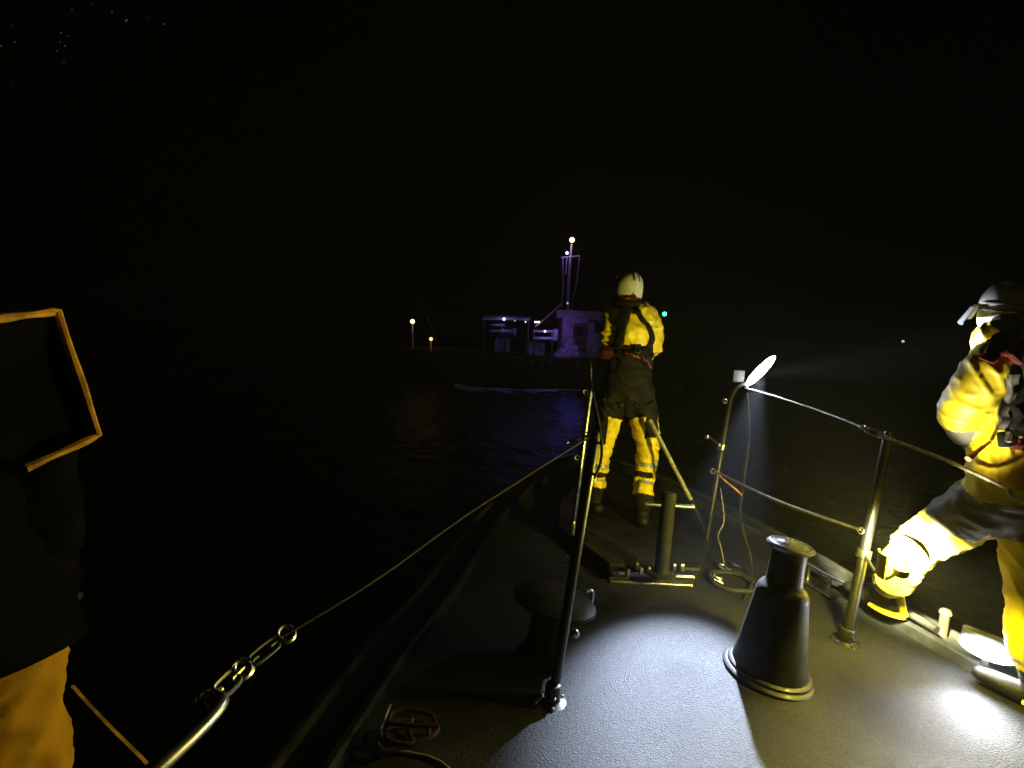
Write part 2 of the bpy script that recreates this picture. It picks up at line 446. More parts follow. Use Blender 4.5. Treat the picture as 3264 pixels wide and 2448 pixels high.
# starboard upper wire: lamp stanchion to turnbuckle to rope aft
tbA, tbB = dp(862, 427, 2.62), dp(884, 437, 2.50)
rope('guard_wire', [dp(745, 388, 3.46), dp(780, 398, 3.2), dp(820, 411, 2.92), tbA], .0075, 'wire', 'upper starboard guard wire running aft from the white lamp', 'wire', lay=.05)
turnbuckle(tbA, tbB, 'turnbuckle joining the upper starboard wire beside the right hand crewman')
rope('guard_rope', [tbB, dp(925, 452, 2.3), dp(968, 470, 2.12), dp(1005, 487, 1.98), dp(1060, 512, 1.8), V(2.25, .6, 1.1)], .0085, 'rope_pale', 'twisted rope running past the hip of the right hand crewman', 'rope', lay=.032)
rope('lower_guard_wire', [S1b.lerp(S1t, .52), dp(775, 500, 3.0), S2b.lerp(S2t, .52) + V(0, 0, .0)], .009, 'wire', 'lower starboard guard wire between the two starboard stanchions', 'wire')
# port wire
nearA, nearB = at(205, 705, 1.0), at(268, 650, 1.01)
rope('port_rail_tube', [V(-.62, -.25, 1.0), at(157, 768, 1.0), at(214, 696, 1.0)], .0115, 'steel', 'bright steel rail tube at the lower left corner', 'rail tube')
turnbuckle(at(209, 701, 1.0), at(243, 668, 1.005), 'forked turnbuckle at the end of the bright port rail tube', w=.011, r=.0042)
sh = at(262, 650, 1.01)
turnbuckle(at(241, 670, 1.005), at(286, 634, 1.012), 'small dark shackle link beyond the forked turnbuckle', w=.009, r=.0028)
rope('port_guard_wire', [at(284, 636, 1.012), at(380, 577, 1.02), at(480, 506, 1.04), P1t + V(-.04, -.05, -.02)], .0027, 'wire_shaded', 'thin port guard wire sweeping up to the dark stanchion', 'wire', lay=.03)
turnbuckle(at(570, 443, 1.06), P1t + V(-.01, -.01, -.015), 'small turnbuckle high on the nearest port stanchion', w=.010, r=.004)
rope('lashing_line', [P1t + V(.005, -.01, -.2), P1t + V(.02, -.03, -.05), P2t + V(0, -.02, .03), dp(591, 366, 3.3), dp(588, 356, 3.6)], .006, 'rope_dull', 'loose pale lashing line tied near the tops of the port stanchions', 'rope', lay=.04)

# ------------------------------------------------------------------ deck fittings
def bollard():
    c = at(768, 672); e = empty('bollard', c, 'black flared iron bollard with a domed cap on the starboard deck', 'bollard')
    ax = V(.05, .03, .63)
    mb = MB(); mb.lathe([(.0, 0), (.195, 0), (.197, .008), (.188, .016), (.178, .018), (.176, .028), (.168, .034), (.160, .036), (.158, .048), (.156, .06), (.150, .09), (.134, .2), (.116, .33), (.110, .38)], 56, c, ax); mb.build('flared_base', mt['black_iron'], e)
    mb = MB(); mb.lathe([(.110, .38), (.106, .40), (.094, .418), (.080, .43), (.076, .445), (.073, .52), (.073, .59)], 48, c, ax); mb.build('neck', mt['black_iron'], e)
    mb = MB(); mb.lathe([(.072, .585), (.088, .592), (.098, .602), (.1, .611), (.092, .618), (.084, .620), (.078, .616), (.074, .617), (.06, .626), (.03, .634), (0, .636)], 48, c, ax); cap = mb.build('cap', mat('wet_steel_cap', (.16, .16, .18), .32, .5, .25, 25, .5, 60, coat=.4), e)
    q = Vector((0, 0, 1)).rotation_difference(ax.normalized())
    for k in range(26):         # beads of water standing on the cap
        a, rr = random.uniform(0, 6.28), random.uniform(.01, .066)
        p = c + q @ Vector((rr * math.cos(a), rr * math.sin(a), .636 - rr * rr * 3.2))
        mb = MB(); mb.ball(p, (random.uniform(.002, .005),) * 2 + (.002,), None, 8, 5); mb.build('water_bead', mt['visor'], cap)
    d = (at(812, 640) - c).normalized()
    for k, (h, L2) in enumerate(((.40, .145), (.33, .16))):
        mb = MB(); p = c + q @ Vector((0, 0, h)); mb.tube([p + d * .08, p + d * L2], .022 if k == 0 else .026, 14); mb.ball(p + d * L2, .022 if k == 0 else .026, None, 12, 8); mb.build('side_lug', mt['black_iron'], e)
bollard()

def cleat(px, py, size, yaw, label):
    c = at(px, py, .0); c.z = .012
    e = empty('mooring_cleat', c, label, 'cleat'); rot = Matrix.Rotation(yaw, 3, 'Z')
    mb = MB(); mb.bbox(c + V(0, 0, .006), (size * .75, size * .32, .016), .006, rot); mb.build('base_plate', mt['steel'], e)
    for s in (-1, 1):
        p = c + rot @ V(s * size * .2, 0, 0); mb = MB(); mb.lathe([(.02, .012), (.012, .03), (.011, .085), (.014, .1)], 16, p); mb.build('leg', mt['steel'], e)
    mb = MB(); N = 13
    mb.tube([c + rot @ V(size * (-.5 + i / (N - 1)), 0, .1 + .012 * abs(-1 + 2 * i / (N - 1)) ** 2) for i in range(N)], [.006 + .008 * (1 - abs(-1 + 2 * i / (N - 1)) ** 2) for i in range(N)], 12); mb.build('horn_bar', mt['steel'], e)
cleat(817, 588, .36, math.atan2(-.55, .18) , 'bright steel horn cleat beside the starboard toe rail')
# low upright pin and pad beyond the crewman's forward foot
c = at(941, 640, .0); pin = empty('mooring_pin', c, 'short pale upright pin on a pad beside the white deck lamp', 'mooring pin')
mb = MB(); mb.lathe([(.0, .175), (.018, .172), (.026, .162), (.028, .15), (.022, .14), (.02, .03), (.03, .012), (.05, .004), (.05, 0)], 24, c); mb.build('pin', mat('worn_brass', (.42, .36, .26), .38, .8, .15, 20), pin)
mb = MB(); mb.bbox(c + V(-.05, .16, .01), (.1, .62, .02), .006, Matrix.Rotation(R_(12), 3, 'Z')); mb.build('pad', mt['grey_paint'], pin)
# fairlead bar along the inside of the toe rail
mb = MB(); mb.tube(spline([at(895, 605, .1), at(915, 617, .1), at(937, 630, .1)], 6), .02, 12)
tag(mb.build('rubbing_bar', mt['grey_paint']), 'smooth grey rubbing bar on the gunwale behind the yellow boot', 'bar')

def vent():
    c = at(543, 655); e = empty('deck_ventilator', c, 'dark mushroom ventilator half hidden behind the nearest port stanchion', 'ventilator')
    ax = V(.05, .03, .32)
    mb = MB(); mb.lathe([(.115, 0), (.118, .01), (.10, .02), (.092, .05), (.088, .27)], 40, c, ax); mb.build('trunk', mt['vent'], e)
    mb = MB(); mb.lathe([(.07, .262), (.165, .268), (.19, .258), (.197, .262), (.193, .275), (.165, .292), (.11, .312), (.05, .322), (0, .324)], 48, c, ax); mb.build('cap', mt['vent'], e)
    d = (at(605, 640) - c); d.z = 0; d.normalize(); mb = MB(); p = c + V(.04, .02, .27)
    mb.tube(spline([p + d * .17 + V(0, 0, .01), p + d * .205 + V(0, 0, .008), p + d * .212 + V(0, 0, -.03), p + d * .205 + V(0, 0, -.07)], 6), .007, 10); mb.build('clamp_handle', mt['steel'], e)
    mb = MB(); mb.ball(c + V(.14, -.02, .13), .022, None, 14, 10); mb.tube([c + V(.07, -.01, .13), c + V(.14, -.02, .13)], .008, 8); mb.build('knob', mt['steel'], e)
vent()

# shackles, coil and lines at the foot of the forward starboard stanchion
def shackle(px, py, size, yaw, label):
    c = at(px, py, .03); e = empty('shackle', c, label, 'shackle'); rot = Matrix.Rotation(yaw, 3, 'Z') @ Matrix.Rotation(R_(20), 3, 'X')
    mb = MB(); mb.tube(spline([c + rot @ V(*p) * size for p in ((-.5, -.8, 0), (-.5, 0, 0), (-.62, .5, 0), (0, 1.05, 0), (.62, .5, 0), (.5, 0, 0), (.5, -.8, 0))], 6), size * .2, 10); mb.build('bow', mt['steel'], e)
    mb = MB(); mb.tube([c + rot @ V(-.85, -.7, 0) * size, c + rot @ V(.85, -.7, 0) * size], size * .17, 10); mb.ball(c + rot @ V(.95, -.7, 0) * size, size * .26, None, 10, 8); mb.build('pin', mt['steel'], e)
shackle(724, 568, .035, .6, 'left of two steel shackles lying by the forward stanchion foot')
shackle(736, 565, .03, 2.2, 'right of two steel shackles lying by the forward stanchion foot')
shackle(717, 579, .042, 1.3, 'largest steel shackle lying nearest the camera by the rope coil')
cc = at(731, 583, .012); pts = []
for i in range(90):
    a = i / 90 * 2 * math.pi * 3.2; rr = .125 + .012 * math.sin(a * .37 + 1)
    pts.append(cc + V(rr * math.cos(a), rr * 1.0 * math.sin(a), .004 + .016 * i / 90 + .004 * math.sin(a * 3)))
mb = MB(); mb.tube(pts, .0085, 8)
tag(mb.build('rope_coil', mt['rope_dark'], smooth=60), 'small coil of dark rope lying by the forward starboard stanchion', 'rope coil')
rope('lamp_cable', [LA + V(.0, .0, -.05), dp(749, 412, 3.44), dp(749, 440, 3.42), dp(744, 480, 3.4), dp(740, 512, 3.36), dp(743, 530, 3.25), at(751, 560, .1), at(751, 585, .014), at(744, 600, .014), cc + V(.12, -.02, .02)], .008, 'sage', 'cable hanging from the white lamp down to the deck', 'cable')
rope('thin_lanyard', [S1b.lerp(S1t, .42) + V(.03, -.02, 0), dp(724, 520, 3.36), dp(718, 535, 3.34), dp(721, 548, 3.2), at(724, 563, .05)], .004, 'rope_pale', 'thin slack lanyard looping at the forward stanchion foot', 'lanyard')
rope('tie_line', [S1b.lerp(S1t, .53) + V(-.02, -.01, 0), dp(722, 478, 3.42), dp(733, 487, 3.35), dp(742, 495, 3.3)], .006, 'trim', 'short orange tie line wound where the lower wire meets the forward stanchion', 'tie line')
mb = MB(); bp, tp = dp(691, 500, 3.42), dp(655, 430, 3.62)
hk = empty('boat_hook', S1b, 'long pale pole slanting from the bow crewman down to the forward stanchion', 'boat hook')
mb.tube([tp + (tp - bp) * .15, bp], .0145, 12); mb.build('shaft', mt['rope_pale'], hk)
mb = MB(); e2 = at(706, 535, .03); mb.tube([bp, bp.lerp(e2, .92)], .015, 12); mb.build('shaded_end', mt['cable'], hk)  # lower end of the pole, coloured black where it runs into the dark
# clamp and hose fittings on the forward stanchion
ft = empty('stanchion_clamp', S1b.lerp(S1t, .68), 'small clamp with a short arm on the forward starboard stanchion', 'clamp')
mb = MB(); p = S1b.lerp(S1t, .68); mb.lathe([(.021, -.02), (.03, -.018), (.03, .018), (.021, .02)], 16, p, S1t - S1b); mb.build('band', mt['steel'], ft)
mb = MB(); mb.tube([p, dp(708, 436, 3.44)], .009, 10); mb.ball(dp(707, 437, 3.44), .016, None, 10, 8); mb.build('arm', mt['steel'], ft)
mb = MB(); mb.ball(p + V(-.03, -.02, .02), .016, None, 10, 8); mb.build('wing_nut', mt['steel'], ft)

# a heap of wet line and a hoop on the dark port side deck
cc = at(408, 742, .02); hp = empty('rope_heap', cc, 'dim reddish heap of wet line low on the dark port deck', 'rope heap')
mb = MB(); pts = [cc + V((.06 + .05 * math.sin(i * .31)) * math.cos(i * .55) + random.gauss(0, .012), (.05 + .04 * math.cos(i * .23)) * math.sin(i * .55), .012 + .0016 * i) for i in range(46)]
mb.tube(spline(pts, 6), .008, 8); mb.build('line', mat('dull_red_line', (.05, .012, .01), .8, 0, .3, 30, .5, 300), hp)
rope('deck_hoop', [at(390, 705, .05), at(379, 735, .02), at(383, 750, .01), at(410, 753, .01), at(440, 762, .01), at(470, 790, .01)], .006, 'rope_pale', 'thin pale line curving across the dark port deck at the bottom edge', 'rope')

# ------------------------------------------------------------------ lamps on our deck
def bar_lamp():
    a, b = dp(747, 385, 3.44), dp(774, 357, 3.32)
    c = (a + b) / 2; x = (b - a).normalized(); L_ = (b - a).length
    aim = V(.76, 1.75, 0)
    n = (aim - c); n = (n - x * n.dot(x)).normalized(); y = n.cross(x)
    rot = Matrix((x, y, n)).transposed()
    e = empty('bar_floodlight', S1t, 'slim dazzling white bar lamp at the top of the forward stanchion', 'lamp')
    mb = MB(); mb.bbox(c - n * .022, (L_ * .7, .045, .03), .008, rot); mb.build('housing', mt['lamp_body'], e)
    mb = MB(); mb.ball(c, (L_ * .53, .030, .012), rot, 24, 12); mb.build('lit_lens', emit('white_led', (.80, .88, 1.0), 170), e)
    mb = MB(); mb.tube(spline([S1t + V(0, 0, -.02), S1t.lerp(a, .5) + V(-.02, 0, .02), a - n * .03], 6), .012, 10); mb.bbox(dp(738, 376, 3.5), (.085, .03, .085), .006); mb.build('bracket', mt['sage'], e)
    light('bar_floodlight_beam', 'SPOT', c + n * .05, 3600, (.70, .80, 1.0), .03, at(680, 694), 29, .9, e)
    light('bar_floodlight_side_beam', 'SPOT', c + n * .05, 450, (.88, .93, 1.0), .03, V(2.15, 2.04, 1.58), 22, .8, e)
bar_lamp()

def added_knee_lamp():  # lamp added for the yellow bounce off the overexposed knee
    c = dp(904, 555, 2.06)
    e = empty('added_knee_lamp', c, 'added yellow lamp standing in for the glare on the bent knee of the right hand crewman', 'lamp')
    mb = MB(); mb.ball(c, (.028, .028, .034), None, 20, 14); mb.build('added_lit_bulb', emit('yellow_lamp_glow', (1.0, .85, .10), 3900), e)  # bulb and yellow glow of the added lamp
    mb = MB(); ax = V(.85, .2, .5); mb.lathe([(.080 * math.sin(t), -.080 * (1 - math.cos(t))) for t in [i * R_(68) / 12 for i in range(13)]] + [(.083 * math.sin(t), -.080 + .084 * math.cos(t)) for t in [R_(68) * (1 - i / 12) for i in range(13)]], 36, c + ax.normalized() * .080, ax); mb.build('reflector_dish', mat('white_enamel', (.8, .8, .76), .4, 0, .05, 10), e)  # dish added to keep the bulb off the crewman's thigh and arm
    mb = MB(); mb.lathe([(.0, -.095), (.022, -.095), (.028, -.085), (.03, -.06), (.022, -.052), (0, -.052)], 20, c); mb.build('socket', mt['lamp_body'], e)
    mb = MB(); s0 = S2b.lerp(S2t, .42); mb.tube(spline([c + V(.075, .04, -.02), c.lerp(s0, .5) + V(0.03, 0, -.12), s0], 6), .008, 10); mb.lathe([(.026, -.025), (.034, -.022), (.034, .022), (.026, .025)], 16, s0, S2t - S2b); mb.build('clamp_arm', mt['lamp_body'], e)
    mb = MB(); vs, fs = [], []; K3 = 14          # added shade keeping the lamp light off the port side
    for i in range(K3 + 1):
        a = R_(134 + 60 * i / K3)
        for rad in (.082, .086):
            for z in (-.105, -.003): vs.append(c + V(rad * math.cos(a), rad * math.sin(a), z))
    for i in range(K3):
        o_, p_ = i * 4, i * 4 + 4
        fs += [(o_, o_ + 1, p_ + 1, p_), (o_ + 2, p_ + 2, p_ + 3, o_ + 3), (o_ + 1, o_ + 3, p_ + 3, p_ + 1), (o_, p_, p_ + 2, o_ + 2)]
    fs += [(0, 2, 3, 1), (K3 * 4, K3 * 4 + 1, K3 * 4 + 3, K3 * 4 + 2)]
    mb.add(vs, fs); mb.build('shade', mt['yellow'], e)
    light('added_crew_fill_beam', 'SPOT', c + V(.105, .03, .08), 44, (1, .94, .62), .03, V(2.02, 2.0, 1.50), 46, .7, e)  # beam added to brighten the crewman's arm and torso
    light('added_knee_glare_beam', 'SPOT', c + V(.10, .10, .0), 1250, (1, .90, .42), .03, dp(922, 551, 2.5), 68, .8, e)  # beam added to blow out the knee
added_knee_lamp()

def deck_lamp():
    c = dp(987, 650, 2.30); n = V(-.62, -.55, -.42).normalized()
    x = V(.5, -.78, -.1); x = (x - n * x.dot(n)).normalized(); y = n.cross(x); rot = Matrix((x, y, n)).transposed()
    e = empty('deck_floodlight', V(c.x, c.y, 0.0), 'glaring white square floodlight low on the starboard gunwale', 'lamp')
    mb = MB(); mb.bbox(c - n * .03, (.19, .13, .05), .012, rot); mb.build('housing', mt['grey_paint'], e)
    mb = MB(); mb.ball(c, (.10, .065, .018), rot, 24, 10); mb.build('lit_lens', emit('cool_white_led', (.93, .95, 1.0), 110), e)
    mb = MB(); mb.tube([V(c.x + .02, c.y + .02, .0), c - n * .05], .014, 10); mb.build('foot', mt['lamp_body'], e)
    light('deck_floodlight_beam', 'SPOT', c + n * .03, 55, (.9, .93, 1.0), .06, c + n, 84, .9, e)
deck_lamp()

# ------------------------------------------------------------------ people
def make_body(name, chains, balls, voxel, fold, zone, mats, parent, fscale=(6, 6, 13), nofold=()):
    """chains: {bone: (points[(vec, ra, rb)], ref)}; one continuous surface grown over all of them"""
    mb = MB()
    for bn, (pts, ref) in chains.items():
        P = [Vector(p[0]) for p in pts]; dense = []; rad = []
        for i in range(len(P) - 1):
            for k in range(5):
                t = k / 5; dense.append(P[i].lerp(P[i + 1], t)); rad.append((pts[i][1] * (1 - t) + pts[i + 1][1] * t, pts[i][2] * (1 - t) + pts[i + 1][2] * t))
        dense.append(P[-1]); rad.append((pts[-1][1], pts[-1][2]))
        mb.tube(dense, rad, 20, ref)
        for p in pts:
            mb.ball(p[0], min(p[1], p[2]) * .96, None, 14, 10)
    for c, r, rot in balls: mb.ball(c, r, rot, 18, 12)
    me = bpy.data.meshes.new(name + '_raw'); me.from_pydata(mb.v, [], mb.f)
    bm = bmesh.new(); bm.from_mesh(me); bmesh.ops.recalc_face_normals(bm, faces=bm.faces); bm.to_mesh(me); bm.free()
    tmp = bpy.data.objects.new('tmp', me); COL.objects.link(tmp)
    md = tmp.modifiers.new('r', 'REMESH'); md.mode = 'VOXEL'; md.voxel_size = voxel; md.adaptivity = 0
    ms = tmp.modifiers.new('s', 'SMOOTH'); ms.factor = .5; ms.iterations = 5
    dg = bpy.context.evaluated_depsgraph_get(); dg.update()
    out = bpy.data.meshes.new_from_object(tmp.evaluated_get(dg)); out.name = name
    bpy.data.objects.remove(tmp); bpy.data.meshes.remove(me)
    # which bone is each vertex nearest to, and how far along
    segs = []
    for bn, (pts, ref) in chains.items():
        n = len(pts) - 1
        for i in range(n): segs.append((bn, i / n, 1 / n, np.array(pts[i][0]), np.array(pts[i + 1][0]), (max(pts[i][1:3]) + max(pts[i + 1][1:3])) / 2))
    def locate(C):
        best = np.full(len(C), 1e9); bi = np.zeros(len(C), int); bt = np.zeros(len(C))
        for k, (bn, t0, dt, a, b, r) in enumerate(segs):
            d = b - a; t = np.clip(((C - a) @ d) / max(1e-9, d @ d), 0, 1)
            dist = np.linalg.norm(C - a - t[:, None] * d, axis=1) / r
            m = dist < best; best[m] = dist[m]; bi[m] = k; bt[m] = t0 + t[m] * dt
        return [segs[k][0] for k in bi], bt
    nv = len(out.vertices); co = np.zeros(nv * 3, np.float32); no = np.zeros(nv * 3, np.float32)
    out.vertices.foreach_get('co', co); out.vertices.foreach_get('normal', no)
    co = co.reshape(-1, 3).astype(float); no = no.reshape(-1, 3).astype(float)
    vb, vt = locate(co)
    disp = np.zeros(nv)
    for i in range(nv):
        if vb[i] in nofold: continue
        p = co[i]; w = noise.noise(Vector((p[0] * 4, p[1] * 4, p[2] * 4 + 7.7)))
        q = Vector((p[0] * fscale[0] + w * 1.2, p[1] * fscale[1] - w, p[2] * fscale[2] + (p[0] - p[1]) * 5 + w * 1.5))
        a = 1 - abs(noise.noise(q)) * 2.0; b = 1 - abs(noise.noise(q * 2.1 + Vector((3, 1, 9)))) * 2
        disp[i] = fold * ((max(a, 0) ** 2) * 1.0 + .45 * max(b, 0) ** 2 - .55)
    co2 = co + no * disp[:, None]
    out.vertices.foreach_set('co', co2.astype(np.float32).ravel()); out.update()
    nf = len(out.polygons); fc = np.zeros(nf * 3, np.float32); out.polygons.foreach_get('center', fc); fc = fc.reshape(-1, 3).astype(float)
    fn = np.zeros(nf * 3, np.float32); out.polygons.foreach_get('normal', fn); fn = fn.reshape(-1, 3)
    fb, ft_ = locate(fc)
    out.materials.clear()
    for m in mats: out.materials.append(mt[m])
    idx = [mats.index(zone(fb[i], ft_[i], fc[i], fn[i])) for i in range(nf)]
    out.polygons.foreach_set('material_index', idx)
    out.polygons.foreach_set('use_smooth', [True] * nf)
    out.update()
    o = obj(name, out, None, parent)
    bvh = BVHTree.FromPolygons([Vector(v) for v in co2], [tuple(p.vertices) for p in out.polygons])
    return o, bvh

def strap(name, bvh, pts, width, m, parent, thick=.007, lift=.003, n=14):
    """webbing laid over the body surface along a path"""
    pts = spline(pts, n); P, N = [], []
    for p in pts:
        loc, nor, _, _ = bvh.ray_cast(CAM, (p - CAM).normalized())
        if loc is None: loc, nor, _, _ = bvh.find_nearest(p)
        P.append(loc); N.append(nor)
    for _ in range(3):
        N = [(N[max(i - 1, 0)] + N[i] * 2 + N[min(i + 1, len(N) - 1)]).normalized() for i in range(len(N))]
        P = [(P[max(i - 1, 0)] + P[i] * 2 + P[min(i + 1, len(P) - 1)]) / 4 if 0 < i < len(P) - 1 else P[i] for i in range(len(P))]
    vs, fs = [], []
    for i, (p, nn) in enumerate(zip(P, N)):
        t = (P[min(i + 1, len(P) - 1)] - P[max(i - 1, 0)]).normalized(); s = t.cross(nn).normalized()
        w = width[min(len(width) - 1, int(i / len(P) * len(width)))] if hasattr(width, '__len__') else width
        base = p + nn * (lift + .004)
        vs += [base - s * w / 2 - nn * .006, base - s * w / 2 + nn * thick * .7, base - s * w * .4 + nn * thick, base + s * w * .4 + nn * thick, base + s * w / 2 + nn * thick * .7, base + s * w / 2 - nn * .006]
    k = 6
    for i in range(len(P) - 1):
        for j in range(k): fs.append((i * k + j, i * k + (j + 1) % k, (i + 1) * k + (j + 1) % k, (i + 1) * k + j))
    fs += [tuple(range(k)), tuple((len(P) - 1) * k + j for j in range(k))]
    mb = MB(); mb.add(vs, fs); return mb.build(name, mt[m], parent, 40)

def blob(name, parts, voxel, m, parent, smooth_it=4):
    mb = MB()
    for kind, *a in parts:
        if kind == 'tube': mb.tube(*a)
        else: mb.ball(*a)
    me = bpy.data.meshes.new('raw'); me.from_pydata(mb.v, [], mb.f)
    bm = bmesh.new(); bm.from_mesh(me); bmesh.ops.recalc_face_normals(bm, faces=bm.faces); bm.to_mesh(me); bm.free()
    tmp = bpy.data.objects.new('tmp', me); COL.objects.link(tmp)
    md = tmp.modifiers.new('r', 'REMESH'); md.mode = 'VOXEL'; md.voxel_size = voxel
    ms = tmp.modifiers.new('s', 'SMOOTH'); ms.factor = .5; ms.iterations = smooth_it
    dg = bpy.context.evaluated_depsgraph_get(); dg.update()
    out = bpy.data.meshes.new_from_object(tmp.evaluated_get(dg)); out.name = name
    bpy.data.objects.remove(tmp); bpy.data.meshes.remove(me)
    out.polygons.foreach_set('use_smooth', [True] * len(out.polygons))
    out.materials.clear()
    return obj(name, out, mt[m], parent)

def hand(wrist, direction, palm_n, parent, m='glove', thumb=1):
    d = Vector(direction).normalized(); pn = Vector(palm_n); pn = (pn - d * pn.dot(d)).normalized(); s = d.cross(pn)
    w = Vector(wrist); parts = [('tube', [w - d * .02, w + d * .04, w + d * .095], [(.026, .02), (.04, .018), (.042, .016)], 14, s)]
    for k, (off, ln) in enumerate(((-.032, .068), (-.011, .08), (.011, .075), (.031, .058))):
        b = w + d * .085 + s * off
        p1 = b + d * ln * .45 + pn * .008; p2 = p1 + (d * .75 + pn * .65).normalized() * ln * .33; p3 = p2 + (d * .25 + pn * .95).normalized() * ln * .3
        parts.append(('tube', [b, p1, p2, p3], [.0105, .010, .0095, .0085], 8))
    b = w + d * .03 + s * .03 * -thumb
    parts.append(('tube', [b, b + (d * .5 - s * thumb * .75 + pn * .3).normalized() * .04, b + (d * .8 - s * thumb * .5 + pn * .5).normalized() * .075], [.014, .0125, .0105], 8))
    return blob('glove', parts, .005, m, parent, 2)

def boot(ankle, toe_dir, ground, parent, m='boot', shaft=.16, lean=None):
    a = Vector(ankle); t = Vector(toe_dir).normalized(); h = Vector((a.x, a.y, ground + .045))
    parts = [('tube', [h + V(0, 0, .0), a, a + (lean or V(0, 0, 1)) * shaft], [.052, .054, .066], 16),
             ('tube', [h - t * .06, h + t * .02, h + t * .11, h + t * .19], [(.044, .044), (.05, .05), (.05, .042), (.036, .03)], 16, t.cross(V(0, 0, 1))),
             ('ball', h - t * .05, (.05, .05, .045)), ('ball', h + t * .17, (.045, .045, .032))]
    return blob('boot', parts, .008, m, parent)

def helmet_shell(c, up, fwd, parent, pw=1.0, s=1.0):
    up = Vector(up).normalized(); f = Vector(fwd); f = (f - up * f.dot(up)).normalized(); r = f.cross(up)
    rot = Matrix((r, f, up)).transposed(); mb = MB(); seg, rings = 40, 14; vs, fs = [], []
    for i in range(rings + 1):
        for k in range(seg):
            a = 2 * math.pi * k / seg
            low = -.055 - .045 * max(0, -math.sin(a)) - .05 * abs(math.cos(a)) ** 3          # cut lower at the nape and the ears
            ph = i / rings
            z = .135 * math.cos(ph * math.pi / 2) if i < rings else 0
            rr = math.sin(ph * math.pi / 2) ** pw
            ridge = 1 + .03 * math.exp(-((math.cos(a)) / .16) ** 2) * (1 - ph * .5) - .016 * math.exp(-((abs(math.cos(a)) - .34) / .08) ** 2)
            p = V(.118 * rr * math.cos(a) * ridge, .148 * rr * math.sin(a) * ridge, z * (1 + .05 * math.exp(-(math.cos(a) / .2) ** 2)))
            vs.append(Vector(c) + rot @ (p * s))
    # skirt down to the rim, then turned in
    for dz, sc in ((.5, 1.0), (1.0, .985), (1.02, .94), (.9, .92)):
        for k in range(seg):
            a = 2 * math.pi * k / seg
            low = -.05 - .05 * max(0, -math.sin(a)) - .045 * abs(math.cos(a)) ** 3
            vs.append(Vector(c) + rot @ (V(.118 * math.cos(a) * sc, .148 * math.sin(a) * sc, low * dz) * s))
    n = rings + 5
    for i in range(n - 1):
        for k in range(seg): fs.append((i * seg + k, i * seg + (k + 1) % seg, (i + 1) * seg + (k + 1) % seg, (i + 1) * seg + k))
    mb.add(vs, fs); h = mb.build('helmet', mt['helmet'], parent, 50)
    for off in (-.018, .018):           # dark grooves either side of the crest
        mb = MB(); mb.tube([Vector(c) + rot @ (V(off * (1 + .3 * math.sin(t)), -.150 * math.sin(t) , .1405 * math.cos(t) + .0) * s) for t in [-.9 + 2.3 * i / 18 for i in range(19)]], (.0035 * s), 6); mb.build('groove', mt['webbing'], h)
    return h, rot

